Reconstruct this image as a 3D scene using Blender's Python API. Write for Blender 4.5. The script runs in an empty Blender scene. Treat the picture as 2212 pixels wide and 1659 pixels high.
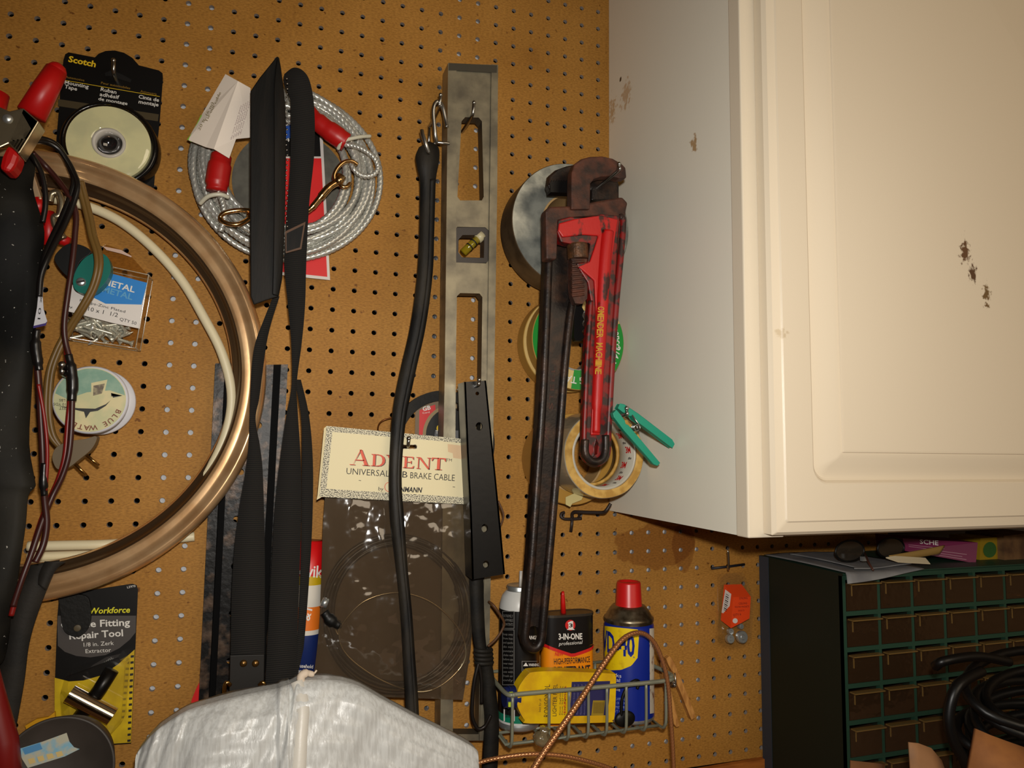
import bpy, bmesh, math, random
from mathutils import Vector, Matrix, noise
from mathutils.geometry import tessellate_polygon
random.seed(7)
V = Vector
SC = bpy.context.scene
COL = SC.collection
# ------------------------------------------------------------------ camera
RC = ((0.9485141, -0.3165438, 0.0110008), (0.0383292, 0.0802371, -0.9960386), (0.3144072, 0.9451783, 0.0882389))
CAM = V((0.0863969, -0.8958808, 1.3792711))
FPX = 1560.64
cd = bpy.data.cameras.new('camera'); cam = bpy.data.objects.new('camera', cd); COL.objects.link(cam)
cd.sensor_fit = 'HORIZONTAL'; cd.sensor_width = 36.0; cd.lens = 36.0*FPX/2212.0
cd.clip_start = 0.02; cd.clip_end = 50
r0, r1, r2 = [V(a) for a in RC]
cam.matrix_world = Matrix(((r0.x, -r1.x, -r2.x, CAM.x), (r0.y, -r1.y, -r2.y, CAM.y), (r0.z, -r1.z, -r2.z, CAM.z), (0, 0, 0, 1)))
SC.camera = cam
# ------------------------------------------------------------------ world, lights, exposure
SC.view_settings.view_transform = 'Standard'; SC.view_settings.look = 'None'
SC.view_settings.gamma = 1.0; SC.view_settings.use_curve_mapping = False
SC.view_settings.exposure = 0.0
w = bpy.data.worlds.new('world'); SC.world = w; w.use_nodes = True
w.node_tree.nodes['Background'].inputs[0].default_value = (0.9, 0.8, 0.65, 1); w.node_tree.nodes['Background'].inputs[1].default_value = 0.02
def lamp(name, kind, loc, energy, color, target=None, **kw):
    l = bpy.data.lights.new(name, kind); l.energy = energy; l.color = color
    for k, v in kw.items(): setattr(l, k, v)
    o = bpy.data.objects.new(name, l); COL.objects.link(o); o.location = loc
    if target is not None: o.rotation_euler = (V(target)-V(loc)).to_track_quat('-Z', 'Y').to_euler()
    return o
# the camera's flash, just above the lens, and an unseen warm lamp that lifts the right side
lamp('flash', 'SPOT', CAM+V((0.012, -0.01, 0.05)), 21.5, (1.0, 0.95, 0.875), (0.50, 0.0, 1.36), spot_size=math.radians(140), spot_blend=1.0, shadow_soft_size=0.011)
lamp('room_lamp', 'AREA', (1.15, -1.7, 1.85), 8.0, (1.0, 0.82, 0.60), (0.9, 0.0, 1.4), shape='RECTANGLE', size=1.2, size_y=0.8)

# ------------------------------------------------------------------ helpers
def P(x, y, d=0.0):
    """the point, d metres in front of the pegboard, that the photograph shows at (x, y)"""
    a, b = (x-1106.0)/FPX, (y-829.5)/FPX
    v = r0*a+r1*b+r2
    return CAM+v*((-d-CAM.y)/v.y)
def PP(pts, d=0.0): return [P(p[0], p[1], p[2] if len(p) > 2 else d) for p in pts]
def lin(c):
    c = c/255.0
    return c/12.92 if c <= 0.04045 else ((c+0.055)/1.055)**2.4
def rgb(c): return (lin(c[0]), lin(c[1]), lin(c[2]), 1.0)
MATS = {}
def mat(name, c, r=0.5, met=0.0, c2=None, sc=60.0, lo=0.42, hi=0.6, bump=0.0, bsc=300.0, spec=0.5, det=4.0, stretch=None, coat=0.0, emit=None):
    if name in MATS: return MATS[name]
    m = bpy.data.materials.new(name); m.use_nodes = True; nt = m.node_tree; b = nt.nodes['Principled BSDF']
    b.inputs['Base Color'].default_value = rgb(c); b.inputs['Roughness'].default_value = r; b.inputs['Metallic'].default_value = met
    b.inputs['Specular IOR Level'].default_value = spec; b.inputs['Coat Weight'].default_value = coat
    tc = nt.nodes.new('ShaderNodeTexCoord'); src = tc.outputs['Object']
    if stretch:
        mp = nt.nodes.new('ShaderNodeMapping'); mp.inputs['Scale'].default_value = stretch; nt.links.new(src, mp.inputs['Vector']); src = mp.outputs[0]
    if c2:
        n = nt.nodes.new('ShaderNodeTexNoise'); n.inputs['Scale'].default_value = sc; n.inputs['Detail'].default_value = det; nt.links.new(src, n.inputs['Vector'])
        rp = nt.nodes.new('ShaderNodeValToRGB'); rp.color_ramp.elements[0].position = lo; rp.color_ramp.elements[1].position = hi
        rp.color_ramp.elements[0].color = rgb(c); rp.color_ramp.elements[1].color = rgb(c2)
        nt.links.new(n.outputs['Fac'], rp.inputs[0]); nt.links.new(rp.outputs[0], b.inputs['Base Color'])
    if bump:
        n = nt.nodes.new('ShaderNodeTexNoise'); n.inputs['Scale'].default_value = bsc; n.inputs['Detail'].default_value = 3; nt.links.new(src, n.inputs['Vector'])
        bp = nt.nodes.new('ShaderNodeBump'); bp.inputs['Strength'].default_value = bump; bp.inputs['Distance'].default_value = 0.002
        nt.links.new(n.outputs['Fac'], bp.inputs['Height']); nt.links.new(bp.outputs[0], b.inputs['Normal'])
    MATS[name] = m; return m
def wavemat(name, c, axis='Z', scale=700.0, strength=0.6, r=0.75, c2=None, dist=0.001):
    m = mat(name, c, r); nt = m.node_tree; b = nt.nodes['Principled BSDF']
    tc = nt.nodes.new('ShaderNodeTexCoord'); wv = nt.nodes.new('ShaderNodeTexWave'); wv.bands_direction = axis; wv.inputs['Scale'].default_value = scale/20
    nt.links.new(tc.outputs['Object'], wv.inputs['Vector'])
    bp = nt.nodes.new('ShaderNodeBump'); bp.inputs['Strength'].default_value = strength; bp.inputs['Distance'].default_value = dist
    nt.links.new(wv.outputs['Fac'], bp.inputs['Height']); nt.links.new(bp.outputs[0], b.inputs['Normal'])
    if c2:
        mx = nt.nodes.new('ShaderNodeMix'); mx.data_type = 'RGBA'; mx.inputs[6].default_value = rgb(c); mx.inputs[7].default_value = rgb(c2)
        nt.links.new(wv.outputs['Fac'], mx.inputs[0]); nt.links.new(mx.outputs[2], b.inputs['Base Color'])
    return m
def clearmat(name, tint=(255, 255, 255), body=None, haze=0.0, gloss=0.12, r=0.12, bump=0.0, bsc=60.0):
    """clear or hazy plastic film: mostly see-through, a milky share, a glossy skin"""
    if name in MATS: return MATS[name]
    m = bpy.data.materials.new(name); m.use_nodes = True; nt = m.node_tree; nt.nodes.remove(nt.nodes['Principled BSDF'])
    out = nt.nodes['Material Output']; t = nt.nodes.new('ShaderNodeBsdfTransparent'); t.inputs[0].default_value = rgb(tint)
    last = t.outputs[0]
    if haze:
        df = nt.nodes.new('ShaderNodeBsdfDiffuse'); df.inputs[0].default_value = rgb(body or tint)
        mx = nt.nodes.new('ShaderNodeMixShader'); mx.inputs[0].default_value = haze
        nt.links.new(last, mx.inputs[1]); nt.links.new(df.outputs[0], mx.inputs[2]); last = mx.outputs[0]
    g = nt.nodes.new('ShaderNodeBsdfGlossy'); g.inputs['Roughness'].default_value = r; g.inputs[0].default_value = (1, 1, 1, 1)
    lw = nt.nodes.new('ShaderNodeLayerWeight'); lw.inputs[0].default_value = 0.5
    fr = nt.nodes.new('ShaderNodeMath'); fr.operation = 'POWER'; fr.inputs[1].default_value = 5.0; nt.links.new(lw.outputs['Facing'], fr.inputs[0])
    ad = nt.nodes.new('ShaderNodeMath'); ad.operation = 'MULTIPLY_ADD'; ad.inputs[1].default_value = 0.8; ad.inputs[2].default_value = gloss; nt.links.new(fr.outputs[0], ad.inputs[0])
    mx = nt.nodes.new('ShaderNodeMixShader'); nt.links.new(ad.outputs[0], mx.inputs[0]); nt.links.new(last, mx.inputs[1]); nt.links.new(g.outputs[0], mx.inputs[2])
    if bump:
        tc = nt.nodes.new('ShaderNodeTexCoord'); n = nt.nodes.new('ShaderNodeTexNoise'); n.inputs['Scale'].default_value = bsc; nt.links.new(tc.outputs['Object'], n.inputs['Vector'])
        bp = nt.nodes.new('ShaderNodeBump'); bp.inputs['Strength'].default_value = bump; bp.inputs['Distance'].default_value = 0.004
        nt.links.new(n.outputs['Fac'], bp.inputs['Height']); nt.links.new(bp.outputs[0], g.inputs['Normal'])
    nt.links.new(mx.outputs[0], out.inputs[0]); MATS[name] = m; return m

def cr(pts, n=8, closed=False):
    """Catmull-Rom through points"""
    pts = [V(p) for p in pts]; N = len(pts); out = []
    rng = range(N) if closed else range(N-1)
    for i in rng:
        if closed: p0, p1, p2, p3 = pts[i-1], pts[i], pts[(i+1) % N], pts[(i+2) % N]
        else: p0, p1, p2, p3 = pts[max(i-1, 0)], pts[i], pts[i+1], pts[min(i+2, N-1)]
        for k in range(n):
            t = k/n
            out.append(0.5*((2*p1)+(p2-p0)*t+(2*p0-5*p1+4*p2-p3)*t*t+(3*p1-p0-3*p2+p3)*t**3))
    if not closed: out.append(pts[-1])
    return out
_txt = {}
def glyphs(s, bold=0.0, shear=0.0):
    k = (s, bold, shear)
    if k not in _txt:
        c = bpy.data.curves.new('t', 'FONT'); c.body = s; c.offset = bold; c.shear = shear; c.resolution_u = 2
        o = bpy.data.objects.new('t', c); me = o.to_mesh()
        vs = [tuple(v.co) for v in me.vertices]; fs = [tuple(p.vertices) for p in me.polygons]
        o.to_mesh_clear(); bpy.data.objects.remove(o); bpy.data.curves.remove(c)
        xs = [v[0] for v in vs] or [0, 1]
        _txt[k] = (vs, fs, min(xs), max(xs))
    return _txt[k]
class M:
    """collects shapes that become ONE mesh object"""
    def __init__(s): s.v = []; s.f = []; s.m = []; s.sm = []; s.ms = []
    def mi(s, m):
        if m not in s.ms: s.ms.append(m)
        return s.ms.index(m)
    def add(s, vs, fs, m, smooth=False):
        b = len(s.v); s.v += [V(v) for v in vs]; k = s.mi(m)
        for f in fs: s.f.append([b+i for i in f]); s.m.append(k); s.sm.append(smooth)
        return s
    def box(s, lo, hi, m):
        x0, y0, z0 = lo; x1, y1, z1 = hi
        vs = [(x0, y0, z0), (x1, y0, z0), (x1, y1, z0), (x0, y1, z0), (x0, y0, z1), (x1, y0, z1), (x1, y1, z1), (x0, y1, z1)]
        return s.add(vs, [(0, 3, 2, 1), (4, 5, 6, 7), (0, 1, 5, 4), (1, 2, 6, 5), (2, 3, 7, 6), (3, 0, 4, 7)], m)
    def obox(s, c, ax, ay, az, m):
        """box by centre and three half-axis vectors"""
        c, ax, ay, az = V(c), V(ax), V(ay), V(az)
        vs = [c+ax*i+ay*j+az*k for k in (-1, 1) for i, j in ((-1, -1), (1, -1), (1, 1), (-1, 1))]
        return s.add(vs, [(0, 3, 2, 1), (4, 5, 6, 7), (0, 1, 5, 4), (1, 2, 6, 5), (2, 3, 7, 6), (3, 0, 4, 7)], m)
    def prism(s, loop, off, m, holes=(), m2=None):
        """polygon (with holes) given an offset vector as thickness"""
        off = V(off); loops = [[V(p) for p in loop]]+[[V(p) for p in h] for h in holes]
        tri = tessellate_polygon(loops); flat = [p for l in loops for p in l]; n = len(flat)
        vs = flat+[p+off for p in flat]
        nrm = V((0, 0, 0))
        L = loops[0]
        for i in range(len(L)): nrm += L[i].cross(L[(i+1) % len(L)])
        front = []
        for t in tri:
            a, b, c = [flat[i] for i in t]
            if (b-a).cross(c-a).dot(off) > 0: t = (t[0], t[2], t[1])
            front.append(tuple(t))
        s.add(vs, front+[(n+a, n+c, n+b) for a, b, c in front], m)
        base = 0; fs = []; b0 = len(s.v)-2*n
        for l in loops:
            k = len(l)
            for i in range(k): fs.append((base+i, base+(i+1) % k, n+base+(i+1) % k, n+base+i))
            base += k
        kk = s.mi(m2 or m)
        for f in fs: s.f.append([b0+i for i in f]); s.m.append(kk); s.sm.append(False)
        return s
    def pp(s, pts, d, t, m, holes=(), m2=None):
        """prism whose front outline is traced at distance d from the board, t thick"""
        return s.prism(PP(pts, d), (0, t, 0), m, [PP(h, d) for h in holes], m2)
    def flat(s, pts, m):
        pts = [V(p) for p in pts]; tri = tessellate_polygon([pts])
        fs = []
        for t in tri:
            a, b, c = [pts[i] for i in t]
            if (b-a).cross(c-a).dot(CAM-a) < 0: t = (t[0], t[2], t[1])
            fs.append(tuple(t))
        return s.add(pts, fs, m)
    def fp(s, pts, d, m): return s.flat(PP(pts, d), m)
    def tube(s, path, r, m, seg=10, closed=False, cap=True, lobes=0, twist=0.0, amp=0.25):
        path = [V(p) for p in path]; n = len(path); R = r if isinstance(r, (list, tuple)) else [r]*n
        if len(R) != n: R = [R[min(int(i*len(R)/n), len(R)-1)] for i in range(n)] if len(R) > 2 else [R[0]+(R[1]-R[0])*i/(n-1) for i in range(n)]
        T = []
        for i in range(n):
            a, b = (path[i-1] if (i or closed) else path[i]), (path[(i+1) % n] if (i < n-1 or closed) else path[i])
            t = (b-a); T.append(t.normalized() if t.length > 1e-9 else V((0, 0, 1)))
        u = T[0].orthogonal().normalized(); vs = []; L = 0.0
        for i in range(n):
            u = (u-T[i]*u.dot(T[i])); u = u.normalized() if u.length > 1e-9 else T[i].orthogonal().normalized()
            w2 = T[i].cross(u)
            if i: L += (path[i]-path[i-1]).length
            for k in range(seg):
                a = 2*math.pi*k/seg+(L*twist if lobes else 0)
                rr = R[i]*(1-amp*(0.5+0.5*math.cos(lobes*2*math.pi*k/seg))) if lobes else R[i]
                vs.append(path[i]+u*math.cos(a)*rr+w2*math.sin(a)*rr)
        fs = []
        for i in range(n if closed else n-1):
            j = (i+1) % n
            for k in range(seg):
                l = (k+1) % seg; fs.append((i*seg+k, i*seg+l, j*seg+l, j*seg+k))
        if cap and not closed: fs.append(tuple(range(seg-1, -1, -1))); fs.append(tuple((n-1)*seg+k for k in range(seg)))
        return s.add(vs, fs, m, True)
    def ball(s, c, r, m, seg=12, sx=(1, 1, 1)):
        c = V(c); vs = []; fs = []; n = seg//2
        for i in range(n+1):
            th = math.pi*i/n
            for k in range(seg):
                ph = 2*math.pi*k/seg; vs.append(c+V((r*sx[0]*math.sin(th)*math.cos(ph), r*sx[1]*math.sin(th)*math.sin(ph), r*sx[2]*math.cos(th))))
        for i in range(n):
            for k in range(seg):
                l = (k+1) % seg; fs.append((i*seg+k, (i+1)*seg+k, (i+1)*seg+l, i*seg+l))
        return s.add(vs, fs, m, True)
    def lathe(s, o, ax, prof, m, seg=56, close=False, smooth=True, wob=0.0):
        """profile [(radius, height along axis[, material])] turned about an axis"""
        o = V(o); ax = V(ax).normalized(); u = ax.orthogonal().normalized(); w2 = ax.cross(u); vs = []
        for p in prof:
            for k in range(seg):
                a = 2*math.pi*k/seg
                rr = p[0]*(1+wob*noise.noise(V((math.cos(a)*2, math.sin(a)*2, p[1]*30)))) if wob else p[0]
                vs.append(o+ax*p[1]+(u*math.cos(a)+w2*math.sin(a))*rr)
        b = len(s.v); s.v += vs; n = len(prof)
        for i in range(n if close else n-1):
            j = (i+1) % n; mm = prof[i][2] if len(prof[i]) > 2 and prof[i][2] else m; k0 = s.mi(mm)
            for k in range(seg):
                l = (k+1) % seg; s.f.append([b+i*seg+k, b+i*seg+l, b+j*seg+l, b+j*seg+k]); s.m.append(k0); s.sm.append(smooth)
        return s
    def cyl(s, a, b, r, m, seg=20, r2=None):
        a, b = V(a), V(b); h = (b-a).length
        s.lathe(a, b-a, [(0.00001, 0), (r, 0)], m, seg, smooth=False); s.lathe(a, b-a, [(r, 0), (r2 if r2 else r, h)], m, seg)
        return s.lathe(a, b-a, [(r2 if r2 else r, h), (0.00001, h)], m, seg, smooth=False)
    def rib(s, le, ri, t, m, n=6, smooth=True, nrm=None):
        """strap between two edge lines, t thick towards the board"""
        A, B = cr(le, n), cr(ri, n); vs = []; off = V(nrm) if nrm else V((0, t, 0))
        for a, b in zip(A, B): vs += [a, a*0.5+b*0.5-off*0.15, b, b+off, a+off]
        fs = []; k = len(A)
        for i in range(k-1):
            for j in range(5): l = (j+1) % 5; fs.append((i*5+j, i*5+l, i*5+5+l, i*5+5+j))
        fs += [(4, 3, 2, 1, 0), tuple((k-1)*5+j for j in range(5))]
        return s.add(vs, fs, m, smooth)
    def grid(s, rows, m, smooth=True, thick=None):
        """surface through rows of points; thick gives it a back"""
        n, k = len(rows), len(rows[0]); vs = [p for r in rows for p in r]
        fs = [(i*k+j, i*k+j+1, i*k+k+j+1, i*k+k+j) for i in range(n-1) for j in range(k-1)]
        if thick is None: return s.add(vs, fs, m, smooth)
        N = n*k; vs = vs+[V(p)+V(thick) for p in vs]
        fs += [tuple(N+i for i in reversed(f)) for f in fs]
        edge = [j for j in range(k)]+[i*k+k-1 for i in range(1, n)]+[(n-1)*k+j for j in range(k-2, -1, -1)]+[i*k for i in range(n-2, 0, -1)]
        for i in range(len(edge)): a, b = edge[i], edge[(i+1) % len(edge)]; fs.append((a, N+a, N+b, b))
        return s.add(vs, fs, m, smooth)
    def txt(s, st, p0, p1, h, mp, m, bold=0.0, shear=0.0):
        """lettering from p0 to p1 (baseline), h tall, laid on the surface mp"""
        vs, fs, x0, x1 = glyphs(st, bold, shear); p0 = V(p0).to_2d() if len(p0) > 2 else V((p0[0], p0[1])); p1 = V((p1[0], p1[1]))
        e = p1-p0; L = e.length; e.normalize(); up = V((e.y, -e.x)); out = []
        for v in vs:
            q = p0+e*((v[0]-x0)/(x1-x0)*L)+up*(v[1]/0.72*h); out.append(mp(q.x, q.y))
        return s.add(out, fs, m)
    def build(s, name, parent=None, label=None, base=None, bevel=0.0, rot=None, sub=0):
        me = bpy.data.meshes.new(name); o = bpy.data.objects.new(name, me); COL.objects.link(o)
        if parent is None:
            if base is None:
                xs = [v.x for v in s.v]; ys = [v.y for v in s.v]; zs = [v.z for v in s.v]
                base = V(((min(xs)+max(xs))/2, (min(ys)+max(ys))/2, min(zs)))
            org = V(base); o.location = org
        else:
            q = parent; org = V((0, 0, 0))
            while q: org += q.location; q = q.parent
            o.parent = parent
        me.from_pydata([tuple(v-org) for v in s.v], [], s.f)
        for mm in s.ms: me.materials.append(mm)
        me.polygons.foreach_set('material_index', s.m); me.polygons.foreach_set('use_smooth', s.sm)
        me.update()
        if label: o['label'] = label
        if bevel:
            b = o.modifiers.new('bevel', 'BEVEL'); b.width = bevel; b.segments = 2; b.limit_method = 'ANGLE'; b.angle_limit = math.radians(40)
        return o
def tag(o, label, cat, group=None):
    o['label'] = label; o['category'] = cat
    if group: o['group'] = group
    return o
def root(name, label, cat, loc, group=None):
    o = bpy.data.objects.new(name, None); COL.objects.link(o); o.location = V(loc); o.empty_display_size = 0.01
    return tag(o, label, cat, group)
def dup(o, loc, rot=None, label=None):
    c = o.copy(); COL.objects.link(c); c.location = loc
    if rot is not None: c.rotation_euler = rot
    if label: c['label'] = label
    for ch in list(o.children):
        d = ch.copy(); COL.objects.link(d); d.parent = c
        for g in list(ch.children):
            e = g.copy(); COL.objects.link(e); e.parent = d
    return c
def struct(name, m, label=None):
    o = m.build(name, base=(0, 0, 0)); o['kind'] = 'structure'
    if label: o['label'] = label
    return o
def circ(cx, cy, rx, ry=None, n=20, a0=0.0):
    ry = ry or rx
    return [(cx+rx*math.cos(a0+2*math.pi*k/n), cy+ry*math.sin(a0+2*math.pi*k/n)) for k in range(n)]
def rrect(x0, y0, x1, y1, r, n=4):
    out = []
    for cx, cy, a in ((x1-r, y1-r, 0), (x0+r, y1-r, 1), (x0+r, y0+r, 2), (x1-r, y0+r, 3)):
        for k in range(n+1): t = math.pi/2*(a+k/n); out.append((cx+r*math.cos(t), cy+r*math.sin(t)))
    return out
def on(d): return lambda x, y: P(x, y, d)
# ------------------------------------------------------------------ materials shared by many things
WHITE = mat('white_paint', (222, 210, 188), 0.38, bump=0.03, bsc=500)
BLACKP = mat('black_plastic', (9, 9, 8), 0.45, spec=0.35)
BLACKR = mat('black_rubber', (14, 13, 11), 0.65, spec=0.3, c2=(26, 23, 18), sc=45, bump=0.15, bsc=260)
STEEL = mat('steel_wire', (170, 168, 162), 0.28, 1.0)
ZINC = mat('zinc', (200, 206, 206), 0.34, 0.85)
BRASS = mat('brass', (200, 160, 95), 0.22, 1.0)
CREAM = mat('cream_paper', (228, 214, 170), 0.7)
INK = mat('black_ink', (22, 18, 18), 0.6)
WINK = mat('white_ink', (225, 222, 215), 0.6)
YINK = mat('yellow_ink', (235, 195, 20), 0.6)
RINK = mat('red_ink', (205, 25, 22), 0.55)
CARDK = mat('black_card', (9, 7, 6), 0.45, spec=0.3)
CLEAR = clearmat('clear_plastic', gloss=0.10, r=0.08)
# ------------------------------------------------------------------ pegboard wall with real holes
def pegmat():
    m = mat('pegboard', (173, 118, 56), 0.62); nt = m.node_tree; b = nt.nodes['Principled BSDF']
    b.inputs['Specular IOR Level'].default_value = 0.25
    tc = nt.nodes.new('ShaderNodeTexCoord')
    def nz(sc, det, st=None):
        n = nt.nodes.new('ShaderNodeTexNoise'); n.inputs['Scale'].default_value = sc; n.inputs['Detail'].default_value = det
        if st:
            mp = nt.nodes.new('ShaderNodeMapping'); mp.inputs['Scale'].default_value = st; nt.links.new(tc.outputs['Object'], mp.inputs['Vector']); nt.links.new(mp.outputs[0], n.inputs['Vector'])
        else: nt.links.new(tc.outputs['Object'], n.inputs['Vector'])
        return n
    def ramp(n, lo, hi, c0, c1):
        r = nt.nodes.new('ShaderNodeValToRGB'); e = r.color_ramp.elements; e[0].position = lo; e[1].position = hi; e[0].color = c0; e[1].color = c1; nt.links.new(n.outputs['Fac'], r.inputs[0]); return r
    def mul(a, bb, f=1.0):
        x = nt.nodes.new('ShaderNodeMix'); x.data_type = 'RGBA'; x.blend_type = 'MULTIPLY'; x.inputs[0].default_value = f; nt.links.new(a, x.inputs[6]); nt.links.new(bb, x.inputs[7]); return x.outputs[2]
    base = ramp(nz(9, 6), 0.3, 0.75, rgb((180, 130, 61)), rgb((160, 111, 45)))
    fib = ramp(nz(260, 4, (1.0, 1.0, 2.6)), 0.32, 0.62, (0.72, 0.68, 0.6, 1), (1.06, 1.05, 1.0, 1))
    spk = ramp(nz(120, 3), 0.27, 0.34, (0.45, 0.36, 0.3, 1), (1, 1, 1, 1))
    stn = ramp(nz(16, 5), 0.22, 0.40, (0.82, 0.78, 0.74, 1), (1, 1, 1, 1))
    c = mul(mul(mul(base.outputs[0], fib.outputs[0]), spk.outputs[0]), stn.outputs[0])
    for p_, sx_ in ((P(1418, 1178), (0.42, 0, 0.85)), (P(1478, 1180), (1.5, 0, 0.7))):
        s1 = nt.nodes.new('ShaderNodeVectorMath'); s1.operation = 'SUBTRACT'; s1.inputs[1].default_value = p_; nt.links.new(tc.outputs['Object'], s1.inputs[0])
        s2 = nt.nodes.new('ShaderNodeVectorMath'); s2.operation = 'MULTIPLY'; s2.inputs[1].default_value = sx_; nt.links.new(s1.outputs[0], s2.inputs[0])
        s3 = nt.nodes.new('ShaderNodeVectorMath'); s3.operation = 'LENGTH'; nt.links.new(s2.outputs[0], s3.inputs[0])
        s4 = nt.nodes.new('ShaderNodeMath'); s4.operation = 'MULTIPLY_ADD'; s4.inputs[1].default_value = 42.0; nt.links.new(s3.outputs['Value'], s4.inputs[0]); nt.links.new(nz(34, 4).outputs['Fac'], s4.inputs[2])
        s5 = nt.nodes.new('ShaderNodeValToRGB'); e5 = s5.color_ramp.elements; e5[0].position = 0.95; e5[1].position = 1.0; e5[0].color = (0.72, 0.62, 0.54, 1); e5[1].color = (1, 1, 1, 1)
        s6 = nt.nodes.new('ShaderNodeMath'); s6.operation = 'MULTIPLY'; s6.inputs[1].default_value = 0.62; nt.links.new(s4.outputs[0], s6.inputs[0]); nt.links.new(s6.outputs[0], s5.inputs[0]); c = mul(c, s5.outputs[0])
    nt.links.new(c, b.inputs['Base Color'])
    bp = nt.nodes.new('ShaderNodeBump'); bp.inputs['Strength'].default_value = 0.12; bp.inputs['Distance'].default_value = 0.001
    nt.links.new(nz(420, 3).outputs['Fac'], bp.inputs['Height']); nt.links.new(bp.outputs[0], b.inputs['Normal'])
    return m
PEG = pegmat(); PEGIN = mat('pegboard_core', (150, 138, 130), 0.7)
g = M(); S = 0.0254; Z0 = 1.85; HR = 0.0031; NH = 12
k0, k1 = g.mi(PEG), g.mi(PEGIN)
cs = [(math.cos(2*math.pi*i/NH+math.pi/4), math.sin(2*math.pi*i/NH+math.pi/4)) for i in range(NH)]
idx = {}
def vert(x, z):
    k = (round(x*1e5), round(z*1e5))
    if k not in idx: idx[k] = len(g.v); g.v.append(V((x, 0, z)))
    return idx[k]
ZB = Z0-35.5*S
for c in range(-13, 40):
    for r in range(-10, 36):
        x, z = c*S, Z0-r*S; lo = max(z-S/2, ZB) if r == 35 else z-S/2
        q = [vert(x+S/2, z+S/2), vert(x-S/2, z+S/2), vert(x-S/2, lo), vert(x+S/2, lo)]
        b = len(g.v)
        for dy in (0, 0.0055):
            for ca, sa in cs: g.v.append(V((x+ca*HR, dy, z+sa*HR)))
        for s4 in range(4):
            a = s4*NH//4
            g.f.append([q[s4], q[(s4+1) % 4]]+[b+(a+i) % NH for i in range(NH//4, -1, -1)]); g.m.append(k0); g.sm.append(False)
        for i in range(NH): j = (i+1) % NH; g.f.append([b+i, b+j, b+NH+j, b+NH+i]); g.m.append(k1); g.sm.append(False)
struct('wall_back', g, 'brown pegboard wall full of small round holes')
g = M(); g.box((-0.6, 0.10, 0.0), (1.6, 0.12, 2.6), mat('rear_plaster', (70, 66, 62), 0.8)); struct('wall_behind_pegboard', g, 'wall toned dark for the shade seen through the pegboard holes')  # wall coloured dark so that the holes look shaded
STUD = mat('furring', (190, 192, 196), 0.6)
for n, (a, b) in enumerate(((-0.034, 0.012), (0.282, 0.345), (0.545, 0.675))):
    g = M(); g.box((a, 0.0060, 0.97), (b, 0.099, 2.1), STUD); struct('trim_%d' % (n+1), g, 'pale batten behind the pegboard holes')
g = M(); la, lb = P(1540, 1659, 0.008), P(1645, 1641, 0.008); ls_ = (lb.z-la.z)/(lb.x-la.x); g.prism([V((-0.3, -0.008, 0.90)), V((0.98, -0.008, 0.90)), V((0.98, -0.008, la.z+ls_*(0.98-la.x))), V((la.x-0.12, -0.008, la.z-ls_*0.12)), V((-0.3, -0.008, la.z-ls_*0.12))], (0, 0.0078, 0), mat('ledger', (176, 104, 40), 0.5, c2=(150, 84, 30), sc=20, stretch=(1, 1, 6))); struct('trim_4', g, 'orange wood strip below the pegboard')
g = M(); g.box((-0.6, -0.75, 0.86), (1.6, -0.0085, 0.90), mat('bench_wood', (120, 82, 44), 0.6, c2=(95, 62, 32), sc=14)); struct('workbench_top', g)
# room around the camera (reflected in the chrome)
RW = mat('room_paint', (190, 160, 124), 0.8)
g = M(); g.box((-2.2, -3.0, -0.05), (2.2, 0.03, 0.0), mat('concrete', (120, 112, 100), 0.8)); struct('floor', g)
g = M(); g.box((-2.2, -3.0, 2.65), (2.2, 0.03, 2.7), mat('ceiling_paint', (190, 170, 140), 0.8)); struct('ceiling', g)
g = M(); g.box((-2.25, -3.0, 0), (-2.2, 0.03, 2.65), RW); struct('wall_left', g)
g = M(); g.box((2.2, -3.0, 0), (2.25, 0.03, 2.65), RW); struct('wall_right', g)
g = M(); g.box((-2.2, -3.05, 0), (2.2, -3.0, 2.65), RW); struct('wall_front', g)

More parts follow.
